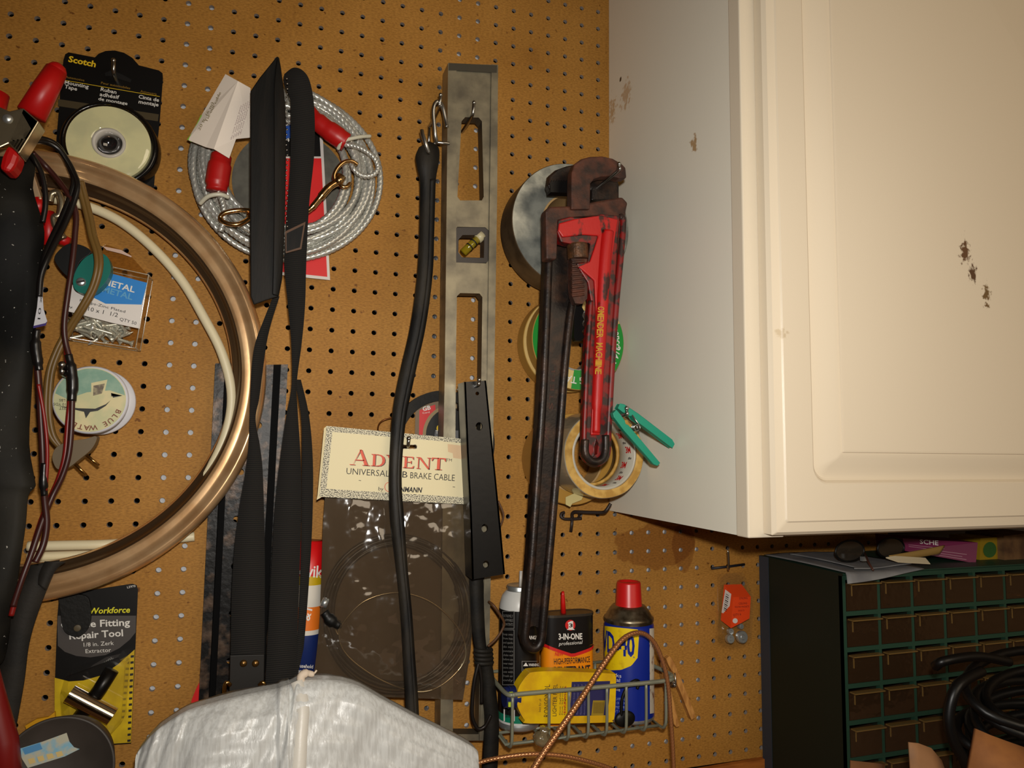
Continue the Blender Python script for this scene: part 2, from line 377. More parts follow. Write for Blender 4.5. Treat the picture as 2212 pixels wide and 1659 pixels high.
# ------------------------------------------------------------------ white wall cabinet
def stainmat(name, spots, base, r=0.38):
    """white paint with a few dirt marks at given points (x, z, radius, colour)"""
    m = mat(name, base, r, bump=0.03, bsc=500); nt = m.node_tree; b = nt.nodes['Principled BSDF']
    geo = nt.nodes.new('ShaderNodeNewGeometry')
    n = nt.nodes.new('ShaderNodeTexNoise'); n.inputs['Scale'].default_value = 170; n.inputs['Detail'].default_value = 4; nt.links.new(geo.outputs['Position'], n.inputs['Vector'])
    cur = None
    for p, rad, sx, col in spots:
        mp = nt.nodes.new('ShaderNodeVectorMath'); mp.operation = 'SUBTRACT'; mp.inputs[1].default_value = p; nt.links.new(geo.outputs['Position'], mp.inputs[0])
        ml = nt.nodes.new('ShaderNodeVectorMath'); ml.operation = 'MULTIPLY'; ml.inputs[1].default_value = sx; nt.links.new(mp.outputs[0], ml.inputs[0])
        ln = nt.nodes.new('ShaderNodeVectorMath'); ln.operation = 'LENGTH'; nt.links.new(ml.outputs[0], ln.inputs[0])
        dv = nt.nodes.new('ShaderNodeMath'); dv.operation = 'DIVIDE'; dv.inputs[1].default_value = rad; nt.links.new(ln.outputs['Value'], dv.inputs[0])
        ad = nt.nodes.new('ShaderNodeMath'); ad.operation = 'MULTIPLY_ADD'; ad.inputs[1].default_value = 2.6; nt.links.new(n.outputs['Fac'], ad.inputs[0]); nt.links.new(dv.outputs[0], ad.inputs[2])
        rp = nt.nodes.new('ShaderNodeMapRange'); rp.inputs['From Min'].default_value = 1.95; rp.inputs['From Max'].default_value = 1.6; rp.clamp = True; nt.links.new(ad.outputs[0], rp.inputs['Value'])
        mx = nt.nodes.new('ShaderNodeMix'); mx.data_type = 'RGBA'; mx.inputs[6].default_value = rgb(base); mx.inputs[7].default_value = rgb(col)
        nt.links.new(rp.outputs[0], mx.inputs[0])
        if cur: nt.links.new(cur, mx.inputs[6])
        cur = mx.outputs[2]
    nt.links.new(cur, b.inputs['Base Color']); return m
CX, CB, CT = 0.525, 1.2965, 2.24
cab = root('wall_cabinet', 'large white wall cabinet with a raised panel door, hung on the pegboard', 'cabinet', (CX+0.35, -0.15, CB))
def XP(x, y):  # point on the cabinet side
    v = r0*((x-1106)/FPX)+r1*((y-829.5)/FPX)+r2; return CAM+v*((CX-CAM.x)/v.x)
sm_ = stainmat('cabinet_side_paint', [(XP(1352, 205), 0.022, (1, 1, 0.8), (208, 184, 152)), (XP(1322, 240), 0.020, (1, 1, 0.7), (206, 180, 142)), (XP(1500, 310), 0.010, (1, 1, 0.7), (180, 150, 112)), (XP(1340, 172), 0.005, (1, 1, 1), (60, 50, 40))], (238, 234, 218))
g = M(); D1 = 0.2835
g.box((CX, -D1, CB), (CX+0.016, -0.0005, CT), sm_); g.box((CX+0.016, -D1, CB+0.012), (CX+0.80, -0.0005, CB+0.028), WHITE)
g.box((CX+0.784, -D1, CB), (CX+0.80, -0.0005, CT), WHITE); g.box((CX+0.016, -0.012, CB+0.028), (CX+0.784, -0.0005, CT), WHITE); g.box((CX+0.016, -D1, CT-0.016), (CX+0.784, -0.012, CT), WHITE)
g.build('carcass', cab)
g = M(); F0, F1 = 0.2838, 0.3028
g.box((CX-0.0015, -F1, CB-0.0008), (CX+0.04, -F0, CT), WHITE); g.box((CX+0.76, -F1, CB), (CX+0.80, -F0, CT), WHITE); g.box((CX+0.04, -F1, CB), (CX+0.76, -F0, CB+0.04), WHITE); g.box((CX+0.04, -F1, CT-0.04), (CX+0.76, -F0, CT), WHITE)
g.build('face_frame', cab, bevel=0.0015)
# door with a raised panel: a stack of rounded rings at set depths
dx0, dx1, dz0, dz1 = P(1666, 600, 0.322).x, CX+0.81, P(1690, 1158, 0.322).z, CT+0.02
sp = [(P(2082, 545, 0.322), 0.018, (1.5, 0, 0.8), (96, 64, 36)), (P(2097, 590, 0.322), 0.013, (1.2, 0, 0.9), (84, 56, 32)), (P(2127, 638, 0.322), 0.015, (1.6, 0, 0.8), (110, 84, 48)), (P(1690, 720, 0.322), 0.010, (1, 0, 1.2), (204, 186, 156))]
DM = stainmat('door_paint', sp, (222, 208, 184), 0.36)
gx0 = P(1756, 1000, 0.322).x; gz0 = P(1850, 1046, 0.322).z; px0 = P(1816, 900, 0.322).x; pz0 = P(1900, 979, 0.322).z
rings = []
def ring(x0, z0, x1, z1, y, rr, n=6):
    rr = max(rr, 1e-4); return [V((a, -y, b)) for a, b in rrect(x0, z0, x1, z1, rr, n)]
wR, wT = dx1-gx0+dx0, dz1-gz0+dz0
mx, mz = (dx0+dx1), (dz0+dz1)
def sym(x, z): return (x, z, mx-x, mz-z)
seq = [(dx0, dz0, 0.3032, 0.001), (dx0, dz0, 0.3145, 0.001), (dx0+0.003, dz0+0.003, 0.3185, 0.002), (dx0+0.011, dz0+0.012, 0.3205, 0.003), (dx0+0.0125, dz0+0.0135, 0.322, 0.003),
       (gx0, gz0, 0.322, 0.018), (gx0+0.0015, gz0+0.0015, 0.3212, 0.017), (gx0+0.004, gz0+0.004, 0.3170, 0.015), (gx0+0.006, gz0+0.006, 0.3160, 0.013), (gx0+0.010, gz0+0.010, 0.3166, 0.009), (gx0+0.017, gz0+0.017, 0.3190, 0.005), (px0-0.006, pz0-0.006, 0.3214, 0.002), (px0-0.0012, pz0-0.0012, 0.3222, 0.001), (px0, pz0, 0.3222, 0.001), (px0+0.0006, pz0+0.0006, 0.3236, 0.0008), (px0+0.002, pz0+0.002, 0.3238, 0.001)]
g = M(); vs = []
for x, z, y, rr in seq: a = sym(x, z); vs += ring(a[0], a[1], a[2], a[3], y, rr)
nr = len(vs)//len(seq); fs = [tuple(range(nr))]
for i in range(len(seq)-1):
    for k in range(nr): l = (k+1) % nr; fs.append((i*nr+k, i*nr+l, i*nr+nr+l, i*nr+nr+k))
fs.append(tuple((len(seq)-1)*nr+k for k in range(nr)))
g.add(vs, fs, DM); dr = g.build('door', cab)
for p in dr.data.polygons: p.use_smooth = len(p.vertices) == 4
if hasattr(dr.data, 'set_sharp_from_angle'): dr.data.set_sharp_from_angle(angle=math.radians(25))

# ------------------------------------------------------------------ green parts organizer under the cabinet
OX, OD, OT = 0.762, 0.163, 1.229
GREEN = mat('green_enamel', (36, 64, 50), 0.45, spec=0.3, bump=0.05, bsc=200); GREEN_SHADE = mat('green_enamel_shade', (27, 31, 21), 0.6, spec=0.25)  # second enamel is a darker copy: shade of side and interior in the colour
rowz = [P(1822, y, OD).z for y in (1246, 1319, 1397, 1476.5, 1555, 1637)]
pitch = (rowz[1]-rowz[5])/4; colx = OX+0.0035; cp = P(1966, 1319, OD).x-P(1894, 1319, OD).x
NR, NC = 7, 8; OR = colx+NC*cp; OB = OT-0.003-NR*pitch
org = root('parts_organizer', 'dark green steel cabinet of small clear drawers under the white cabinet', 'organizer', ((OX+OR)/2, -OD/2, OB-0.004))
g = M()
g.box((OX, -OD, OB-0.004), (OX+0.0015, -0.004, OT), GREEN_SHADE); g.box((OR, -OD, OB-0.004), (OR+0.0015, -0.004, OT), GREEN); g.box((OX+0.0015, -OD, OT-0.0015), (OR, -0.004, OT), GREEN)
g.box((OX+0.0015, -0.006, OB), (OR, -0.004, OT-0.0015), GREEN_SHADE); g.box((OX+0.0015, -OD, OB-0.004), (OR, -0.006, OB-0.002), GREEN)
for i in range(NR+1):
    z = OT-0.0035-i*pitch if i else OT-0.003
    g.box((OX+0.0015, -OD-0.0005, z-0.0045), (OR, -OD+0.006, z+0.001), GREEN)
    if i: g.box((OX+0.0015, -OD+0.006, z-0.001), (OR, -0.006, z), GREEN_SHADE)
for j in range(NC+1):
    x = colx+j*cp-0.0035; g.box((x, -OD-0.0004, OB), (x+0.0045, -OD+0.006, OT-0.003), GREEN)
    if 0 < j < NC: g.box((x+0.0015, -OD+0.006, OB), (x+0.0028, -0.006, OT-0.003), GREEN_SHADE)
g.build('case', org)
g = M(); g.box((OX-0.0007, -0.024, OB-0.004), (OX, -0.004, OT), mat('blue_grey_edge', (44, 54, 66), 0.5)); g.build('rear_flange', org)
DRW = clearmat('drawer_plastic', (190, 168, 140), body=(110, 84, 60), haze=0.16, gloss=0.07, r=0.12, bump=0.3, bsc=60)
LIP = clearmat('drawer_lip', (190, 170, 120), body=(150, 118, 66), haze=0.5, gloss=0.08, r=0.2)
def drawer_mesh(x, z):
    w_, h_ = cp-0.0056, pitch-0.0075; y0 = -OD-0.001; g = M(); t = 0.0011
    g.box((x, y0, z), (x+w_, y0+t, z+h_*0.93), DRW); g.box((x, y0+t, z), (x+t, -0.03, z+h_*0.8), DRW); g.box((x+w_-t, y0+t, z), (x+w_, -0.03, z+h_*0.8), DRW)
    g.box((x+t, y0+t, z), (x+w_-t, -0.03, z+t), DRW); g.box((x+t, -0.032, z+t), (x+w_-t, -0.03, z+h_*0.8), DRW)
    return g
def lip_glint_mesh(x, z):
    w_, h_ = cp-0.0056, pitch-0.0075; y0 = -OD-0.001; g = M()
    g.box((x+0.001, y0-0.009, z+h_*0.91), (x+w_-0.001, y0, z+h_*0.95), LIP); g.box((x+w_*0.15, y0-0.0012, z+h_*0.50), (x+w_*0.17, y0, z+h_*0.91), LIP); return g  # second box is a glint on the drawer front, built as a thin strip
spots = []
first = None
for i in range(NR):
    for j in range(NC):
        x = colx+j*cp+0.0016; z = OT-0.0035-(i+1)*pitch+0.0016; spots.append((x, z))
        if first is None: first = drawer_mesh(x, z).build('drawer', org); hnd = lip_glint_mesh(x, z).build('handle', first); fx, fz = x, z
        else:
            d = first.copy(); COL.objects.link(d); d.parent = org; d.location = (x-fx, 0, z-fz); hh = hnd.copy(); COL.objects.link(hh); hh.parent = d
# small hardware lying in a few drawers
def screw_mesh(L=0.03, r=0.0022, m=ZINC):
    g = M(); pr = [(0.0001, 0), (r*0.4, 0.002)]; n = 12
    for k in range(n): h = 0.004+k*(L-0.010)/n; pr += [(r*0.62, h), (r, h+(L-0.010)/n*0.5)]
    pr += [(r*0.7, L-0.005), (r*1.0, L-0.003), (r*1.9, L-0.0005), (r*1.8, L), (0.0001, L)]
    g.lathe((0, 0, 0), (1, 0, 0), pr, m, 12); return g
sc_ = screw_mesh().build('screw', base=(0, 0, 0)); tag(sc_, 'long silver screw lying in the fourth drawer of the top row', 'screw', 'hardware in the drawers')
def inpos(row, col, dx=0.5): x, z = spots[row*NC+col]; return V((x+cp*dx-0.008, -OD+0.012, z+0.0035))
sc_.location = inpos(0, 3, 0.35); sc_.rotation_euler = (0, math.radians(12), math.radians(4))
a = dup(sc_, inpos(5, 1, 0.35), (0, math.radians(20), 0.1), 'silver screw lying in the second drawer of the sixth row')
a = dup(sc_, inpos(0, 5, 0.3), (0, math.radians(6), 0.0), 'silver screw lying in the sixth drawer of the top row')
def nut(name, label, cat, pos, m, r=0.006):
    g = M(); c = V(pos); g.lathe(c+V((0, 0.003, r)), (0, -1, 0), [(r*0.5, 0), (r, 0), (r, 0.006), (r*0.5, 0.006)], m, 6, close=True, smooth=False); return tag(g.build(name), label, cat, 'hardware in the drawers')
nut('hex_nut', 'yellow brass nut lying at the left of the second row first drawer', 'nut', inpos(1, 0, 0.16), BRASS, 0.0038)
nut('hex_nut', 'yellow brass nut lying in the second drawer of the second row', 'nut', inpos(1, 1, 0.25), BRASS, 0.0046)
nut('washer', 'pale round spool lying in the third drawer of the top row', 'washer', inpos(0, 2, 0.25), mat('pale_plastic', (190, 170, 130), 0.4), 0.011)
nut('hex_nut', 'silver nut lying in the fifth drawer of the top row', 'nut', inpos(0, 4, 0.3), ZINC, 0.0075)

# things on top of the organizer
g = M(); PAP = mat('grey_paper', (128, 128, 128), 0.8, c2=(112, 112, 114), sc=30)
zt = OT+0.0006
def sheet(x0, x1, yb, yf, z, drop, cut):
    rows = []
    for i in range(31):
        u = i/30; y = yb+(yf-yb)*u; row = []
        for j in range(15):
            w_ = j/14; xx = x0+(x1-x0)*w_
            zz = z+0.0012*math.sin(w_*5+u*3)+0.0012+(0.0015*w_)
            f = max(0, u-0.935)/0.065; zz -= drop*f*f*(1-w_*cut); row.append(V((xx-0.008*f*(1-w_), y, zz)))
        rows.append(row)
    return rows
g.grid(sheet(OX+0.004, OX+0.118, -0.010, -0.176, zt, 0.011, 0.9), PAP, True, (0, 0, -0.0008))
g.grid(sheet(OX+0.03, OX+0.115, -0.03, -0.160, zt+0.0032, 0.0, 0.9), PAP, True, (0, 0, -0.0008))
tag(g.build('folded_sheet', base=(OX+0.06, -0.09, OT)), 'folded grey paper sheet draped over the left top corner of the drawer cabinet', 'paper')
# eyeglasses
eg = root('eyeglasses', 'dark rimmed glasses lying on the grey paper sheet', 'glasses', (OX+0.085, -0.12, OT+0.006))
def ell(c, rx, rz, n=28): return [V((c[0]+rx*math.cos(2*math.pi*k/n), c[1]+0.004*math.cos(2*math.pi*k/n), c[2]+rz*math.sin(2*math.pi*k/n))) for k in range(n)]
for nm, px_, dd in (('lens', 1836, 0.125), ('lens', 1925, 0.115)):
    c = P(px_, 1192, dd); c.z = max(c.z, OT+0.021); e = ell(c, 0.027, 0.0135)
    g = M(); g.prism(e, (0, 0.0014, 0), clearmat('smoky_lens', (120, 108, 90), body=(70, 62, 52), haze=0.45, gloss=0.06)); L_ = g.build('lens', eg)
    g = M(); g.tube(e, 0.0013, BLACKP, 8, closed=True); g.build('rim', eg)
g = M(); c = P(1866, 1207, 0.138); c.z = max(c.z, OT+0.012); g.obox(c, (0.0042, 0, 0), (0, 0.002, 0), (0, 0, 0.0028), ZINC); g.build('hinge', eg, 'bright metal hinge')
g = M(); g.tube([P(1868, 1195, 0.137), P(1876, 1215, 0.15), P(1886, 1232, 0.165)], 0.0014, mat('brown_plastic', (70, 40, 30), 0.4), 8); g.build('temple', eg)
# purple box
g = M(); PUR = mat('purple_card', (112, 34, 72), 0.35)
q = [P(1950, 1163, 0.10), P(2112, 1172, 0.135), P(2108, 1217, 0.135), P(1955, 1190, 0.10)]
g.prism(q, (0.006, 0.055, 0.0), PUR)
def qm(q, off=0.0006):
    def f(x, y):   # x, y in 0..1 from top left
        a = q[0].lerp(q[1], x); b = q[3].lerp(q[2], x); return a.lerp(b, y)+V((0, -off, 0))
    return f
f = qm(q)
g.txt('SCHE', (0.22, 0.30), (0.47, 0.30), 0.30, f, WINK, bold=0.01)
for k, (a, b, y) in enumerate(((0.06, 0.55, 0.45), (0.06, 0.4, 0.58), (0.50, 0.86, 0.62), (0.5, 0.8, 0.76), (0.3, 0.86, 0.88))): g.flat([f(a, y), f(b, y), f(b, y+0.03), f(a, y+0.03)], mat('pale_ink', (170, 130, 140), 0.6))
tag(g.build('purple_box'), 'flat purple box with white lettering lying on the drawer cabinet', 'box')
g = M(); q = [P(2118, 1163, 0.12), P(2164, 1160, 0.12), P(2166, 1212, 0.12), P(2116, 1214, 0.12)]
YG = mat('yellow_card', (150, 122, 20), 0.5); g.prism(q, (0, 0.05, 0), YG); f = qm(q); g.flat([f(a, b) for a, b in circ(0.42, 0.5, 0.3, 0.33)], mat('green_ink', (50, 92, 40), 0.5))
tag(g.build('yellow_box'), 'yellow box with a green round mark beside the purple box', 'box')
g = M(); q = [P(2168, 1158, 0.13), P(2235, 1150, 0.13), P(2240, 1208, 0.13), P(2170, 1216, 0.13)]; g.prism(q, (0, 0.06, 0), mat('brown_board', (110, 78, 44), 0.8, c2=(80, 52, 28), sc=40)); tag(g.build('brown_carton'), 'small brown carton right of the yellow box on the drawer cabinet', 'carton')
g = M(); g.rib(PP([(1922, 1200, 0.15), (1980, 1190, 0.15), (2042, 1178, 0.15)]), PP([(1925, 1210, 0.15), (1985, 1204, 0.15), (2030, 1196, 0.15)]), 0.002, mat('dry_leaf', (150, 118, 60), 0.7)); tag(g.build('torn_kraft_strip'), 'torn yellowish paper strip leaning on the purple box', 'paper strip')
g = M(); g.prism(PP([(1914, 1206, 0.16), (1935, 1203, 0.16), (2000, 1207, 0.158), (2010, 1219, 0.163), (1940, 1215, 0.163)]), (0, 0.0006, 0.0012), mat('offwhite_paper', (190, 176, 146), 0.8)); tag(g.build('paper_scrap'), 'small white paper scrap in front of the purple box', 'paper scrap')
# black cable coil and torn cardboard in the lower right corner
cc = P(2268, 1582, 0.30); g = M(); pts = []; BC = mat('black_cable', (8, 8, 8), 0.4, spec=0.35)
for k in range(11*30):
    a = 2*math.pi*k/30; t = k/330; rr = 0.102+0.012*math.sin(t*40); pts.append(cc+V((rr*math.cos(a), 0.045*math.sin(a)-0.012*math.sin(t*9), 0.020*math.sin(a)+0.052-0.115*t+0.006*math.sin(a*1.3))))
g.tube(pts, 0.0052, BC, 10)
g.tube(cr(PP([(2120, 1450, 0.30), (2070, 1480, 0.31), (2050, 1540, 0.31), (2060, 1600, 0.31), (2100, 1670, 0.31)])), 0.0055, BC, 10)
g.tube(cr(PP([(2180, 1430, 0.29), (2110, 1418, 0.29), (2040, 1428, 0.29), (2020, 1440, 0.28)])), 0.005, BC, 10)
tag(g.build('cable_coil'), 'thick coil of black cable in front of the drawers at the lower right', 'cable')
CBD = mat('cardboard', (140, 88, 40), 0.8, c2=(122, 74, 32), sc=30)
g = M(); rows = []
for i in range(6):
    u = i/5; rows.append([P(a+(b-a)*u, ya+(yb-ya)*u, 0.37+0.03*math.sin(3*u)*w_+0.02*w_) for w_, (a, ya, b, yb) in zip((0, .25, .5, .75, 1), ((2110, 1575, 2070, 1790), (2140, 1588, 2110, 1790), (2175, 1601, 2160, 1790), (2212, 1614, 2212, 1790), (2260, 1632, 2270, 1790)))])
g.grid(rows, CBD, True, (0, 0.003, 0)); tag(g.build('cardboard_sheet'), 'brown cardboard sheet in the bottom right corner before the black cable coil', 'cardboard')
g = M(); rows = []
for i in range(6):
    u = i/5; rows.append([P(a+(b-a)*u, ya+(yb-ya)*u, 0.36+0.03*u*w_) for w_, (a, ya, b, yb) in zip((0, .33, .66, 1), ((1964, 1604, 1975, 1790), (1985, 1606, 2000, 1790), (2012, 1616, 2030, 1790), (2034, 1642, 2090, 1790)))])
g.grid(rows, mat('kraft_paper', (136, 96, 60), 0.75, c2=(108, 80, 56), sc=25), True, (0, 0.0015, 0)); tag(g.build('kraft_paper_piece'), 'curled brown paper piece left of the cardboard sheet at the bottom edge', 'paper')
g = M(); rows = [[P(x, 1644+0.1*(x-1845)+i*40, 0.35+0.01*i) for x in (1838, 1860, 1885, 1912)] for i in range(4)]
g.grid(rows, mat('tan_paper', (104, 66, 32), 0.75), True, (0, 0.0015, 0)); tag(g.build('tan_paper_piece'), 'dim tan paper edge at the bottom before the lowest left drawer', 'paper')
# ------------------------------------------------------------------ things on the left of the board
def hook(label, px_, py_, d, up=0.012, r=0.0021, m=STEEL, ball=True, lean=0.25, leg=True):
    """peg hook: a wire out of a hole that ends in a short upturned tip"""
    b = P(px_, py_, d); g = M()
    pts = [V((b.x, 0.004, b.z+0.003)), V((b.x, -0.002, b.z)), V((b.x, -d*0.5, b.z-0.001)), V((b.x, -d+0.004, b.z)), V((b.x, -d, b.z+0.003)), V((b.x, -d-up*lean, b.z+up))]
    path = [pts[0], pts[1]]+cr(pts[1:5], 5)+[pts[5]]
    g.tube(path, r, m, 10)
    if ball: g.ball(pts[5], r*1.25, m, 10)
    if leg: g.tube([V((b.x, -0.0022, b.z)), V((b.x, -0.0022, b.z-0.0254))], r, m, 8)
    return tag(g.build('peg_hook', base=(b.x, 0, b.z)), label, 'hook')
# --- mounting tape blister
st = root('tape_package', 'black hanging card with a blister of cream mounting tape, upper left', 'package', P(230, 420, 0.008))
g = M(); d = 0.0100
out = [(137, 130), (141, 117), (148, 113), (205, 124), (213, 116), (228, 110), (248, 109), (268, 114), (286, 125), (300, 141), (343, 152), (351, 158), (352, 168), (345, 260), (338, 330), (331, 425), (114, 402), (122, 300), (129, 215)]
g.pp(out, d, 0.0008, CARDK); T = on(d+0.0003)
g.fp([(126, 214), (343, 247), (341, 262), (125, 229)], d+0.0002, mat('olive_band', (64, 52, 26), 0.6))
g.txt('Scotch', (147, 133), (206, 145), 13, T, YINK, bold=0.03)
DY = mat('dim_yellow_ink', (150, 112, 20), 0.6)
g.txt('Automotive', (141, 168), (182, 176), 5, T, DY); g.txt('Pour automobiles', (218, 181), (281, 193), 5, T, DY); g.txt('Automotriz', (303, 199), (338, 206), 5, T, DY)
g.fp([(140, 173), (345, 208), (345, 209), (140, 174)], d+0.0002, YINK)
for s_, a, b, h in (('Mounting', (139, 181), (191, 191), 8), ('Tape', (139, 190), (166, 196), 8), ('Ruban', (217, 196), (251, 203), 8), ('adh\u00e9sif', (215, 207), (257, 214), 8), ('de montage', (212, 216), (275, 227), 7), ('Cinta de', (299, 212), (343, 220), 8), ('montaje', (299, 223), (342, 230), 8)): g.txt(s_, a, b, h, T, WINK, bold=0.015)
g.fp([(226, 158), (240, 152), (262, 160), (284, 172), (282, 178), (262, 172), (240, 164), (228, 164)], d+0.0003, mat('hang_slot', (8, 7, 7), 0.5))
g.build('card', st)
tc_ = V((-0.0935, 0, 1.7067)); ax = (0, -1, 0)
g = M(); g.lathe(tc_, ax, [(0.0168, 0.0125), (0.0168, 0.030), (0.0415, 0.030), (0.0415, 0.0125)], mat('cream_foam', (222, 218, 168), 0.6, c2=(206, 204, 160), sc=30), 64, close=True, smooth=False); rl_ = g.build('tape_roll', st)
g = M(); g.lathe(tc_, ax, [(0.0135, 0.0125), (0.0135, 0.0318), (0.0166, 0.0318), (0.0166, 0.0125)], mat('frosted_core', (205, 200, 190), 0.3), 48, close=True); g.build('core', rl_)
g = M(); g.lathe(tc_, ax, [(0.0430, 0.0107), (0.0430, 0.0285), (0.0455, 0.0300), (0.0480, 0.0270), (0.0495, 0.0107)], mat('black_gloss', (14, 13, 13), 0.18), 72); g.build('blister_rim', st)
g = M(); g.lathe(tc_, ax, [(0.0428, 0.0290), (0.0424, 0.0330), (0.0405, 0.0345), (0.0180, 0.0345), (0.0150, 0.0335), (0.0133, 0.030), (0.0125, 0.020), (0.0001, 0.019)], clearmat('blister_film', gloss=0.09, r=0.06, bump=0.25, bsc=40), 64); g.build('blister', st, 'clear plastic bubble over the tape')
hook('steel peg hook holding the black mounting tape card', 245, 156, 0.030, 0.012)

# --- chrome trim ring
tr = root('wheel_trim_ring', 'large chrome wheel trim ring hanging at the left', 'trim ring', (-0.155, -0.03, 1.218))
CHR = mat('tan_reflection_chrome', (226, 186, 138), 0.24, 0.62, c2=(204, 160, 112), sc=26, bump=0.03, bsc=60)  # tan tone stands for the room reflected in the chrome
RO = 0.2345; rc = V((-0.155, 0, 1.452))
prof = [(1.0, 0.024), (1.0, 0.036), (0.995, 0.042), (0.985, 0.0465), (0.972, 0.0485), (0.960, 0.048), (0.948, 0.0455), (0.938, 0.0435), (0.925, 0.0432), (0.905, 0.0435), (0.890, 0.0425), (0.880, 0.039), (0.874, 0.034), (0.868, 0.031), (0.855, 0.0300), (0.846, 0.028), (0.840, 0.025), (0.838, 0.0235), (0.846, 0.0235), (0.868, 0.0265), (0.90, 0.036), (0.95, 0.040), (0.985, 0.036), (0.993, 0.024)]
GROOVE_REFL = mat('groove_dark_reflection', (96, 74, 52), 0.35, 0.7)  # dark reflection and shade of the groove, put into its colour
g = M(); g.lathe(rc, (0, -1, 0), [(a*RO, h, GROOVE_REFL if 0.85 < a <= 0.89 and h > 0.029 else CHR) for a, h in prof], CHR, 160, close=True); g.build('ring', tr)
# --- white hose coil inside the ring
g = M(); HOSE = mat('white_hose', (226, 214, 178), 0.45); hr = 0.0052
h1 = [(60, 425, .022), (130, 432, .022), (195, 448, .022), (262, 480, .022), (330, 535, .022), (392, 605, .022), (440, 685, .026), (480, 765, .0285), (500, 850, .0285), (490, 930, .0285), (455, 1010, .0275), (400, 1085, .021), (330, 1145, .017), (250, 1185, .0165), (160, 1212, .0165), (60, 1225, .0165)]
g.tube(cr(PP(h1), 8), hr, HOSE, 12)
g.tube(cr(PP([(420, 1159, .0068), (380, 1163, .0085), (300, 1170, .0125), (230, 1176, .0185), (150, 1178, .0185), (60, 1180, .0185)]), 8), hr, HOSE, 12)
g.tube(cr(PP([(300, 1190, .0068), (230, 1193, .0068), (160, 1199, .0068), (60, 1203, .0068)]), 8), hr, HOSE, 12)
tag(g.build('white_hose', base=P(120, 1225, 0.018)), 'white plastic hose coiled inside the chrome ring', 'hose')

# --- clear box of screws
sb = root('screw_box', 'clear plastic box of zinc screws with a blue and white label', 'box', P(215, 750, 0.004))
BOX = clearmat('box_plastic', (246, 240, 228), gloss=0.05, r=0.08)
def sheet_solid(g, f, b, m):  # f/b: four front and back corners
    g.add(f+b, [(0, 1, 2, 3), (7, 6, 5, 4), (0, 4, 5, 1), (1, 5, 6, 2), (2, 6, 7, 3), (3, 7, 4, 0)], m)
fr = PP([(150, 556), (321, 594), (293, 752), (141, 728)], 0.034)
fb = [p+V((0, 0.0285, 0)) for p in fr]
g = M(); sheet_solid(g, fr, fb, BOX)
for q_ in (fr, fb): g.tube(cr([p for p in q_], 1, True), 0.0008, clearmat('box_edge', (230, 220, 200), body=(190, 176, 150), haze=0.5, gloss=0.15), 8, closed=True)
for a_, b_ in zip(fr, fb): g.tube([a_, b_], 0.0008, MATS['box_edge'], 8)
g.build('case', sb)
g = M(); g.pp([(213, 538), (228, 528), (280, 545), (286, 556), (318, 592), (150, 556)], 0.0100, 0.001, BOX); g.fp([(222, 532), (262, 540), (284, 553), (284, 556), (262, 548), (230, 540)], 0.0104, mat('scuffed_film', (206, 176, 160), 0.5)); g.build('hang_tab', sb)
d = 0.0346; T = on(d+0.0004); g = M()
g.pp([(148, 618), (236, 590), (318, 611), (302, 710), (240, 697), (145, 672)], d, 0.0004, mat('label_white', (226, 220, 214), 0.55))
g.fp([(237, 590), (318, 611), (306, 658), (228, 656), (196, 640), (215, 610)], d+0.0002, mat('label_blue', (24, 128, 208), 0.5))
LB = mat('label_pale_blue', (88, 160, 206), 0.5)
g.txt('METAL', (222, 614), (290, 632), 13, T, WINK, bold=0.02); g.txt('METAL', (220, 630), (285, 648), 13, T, LB, bold=0.02)
g.txt('Phillips-Zinc Plated', (172, 651), (270, 676), 6, T, INK); g.txt('10 x 1  1/2', (190, 671), (254, 685), 9, T, INK); g.txt('QTY 50', (258, 692), (294, 702), 7, T, INK); g.txt('#', (146, 664), (156, 667), 5, T, INK)
g.build('label', sb)
base_s = None
for k in range(42):
    x, y = random.uniform(166, 266), random.uniform(694, 731); y += (x-200)*0.10; dd = random.uniform(0.010, 0.029); ang = random.choice((20, 35, -25, 28, 15, 60, 160, 200))+random.uniform(-15, 15)
    p = P(x, y, dd)-V((0.013*math.cos(math.radians(ang)), 0, -0.013*math.sin(math.radians(ang))))
    if base_s is None:
        base_s = screw_mesh(0.024, 0.0021, mat('bright_zinc', (214, 220, 220), 0.3, 0.5)).build('zinc_screw', base=(0, 0, 0)); o = tag(base_s, 'zinc screw lying in the clear box under the blue and white label', 'screw', 'screws in the clear box'); o.location = p; o.rotation_euler = (0, math.radians(ang), 0)
    else: dup(base_s, p, (0, math.radians(ang), math.radians(random.uniform(-12, 12))))
# --- teal tool
tt = root('pocket_tool', 'oval teal plastic tool with a screw, hanging over the screw box', 'tool', P(195, 630, 0.045))
g = M(); TEAL = mat('teal_plastic', (14, 108, 96), 0.35); o_ = [(160, 622), (158, 604), (165, 582), (178, 562), (196, 549), (215, 546), (232, 555), (239, 575), (237, 592), (226, 612), (206, 630), (186, 634), (170, 631)]
g.prism(cr(PP([(a, b) for a, b in o_], 0.056), 4, True), (0, 0.013, 0), TEAL); g.build('handle', tt, bevel=0.004)
g = M(); c = P(175, 609, 0.0562); g.lathe(c, (0, -1, 0), [(0.0001, 0.0018), (0.003, 0.0016), (0.0046, 0.0006), (0.0048, -0.003)], ZINC, 24); g.obox(c+V((0, -0.0018, 0)), (0.0035, 0, 0.001), (0, 0.0002, 0), (-0.0003, 0, 0.0009), INK); g.build('screw', tt)
g = M(); g.prism(cr(PP([(117, 560), (128, 540), (150, 526), (180, 531), (196, 545), (172, 566), (156, 600), (135, 588)], 0.0515), 4, True), (0, 0.010, 0), BLACKP); g.build('end_cap', tt, 'black end of the teal tool', bevel=0.002)
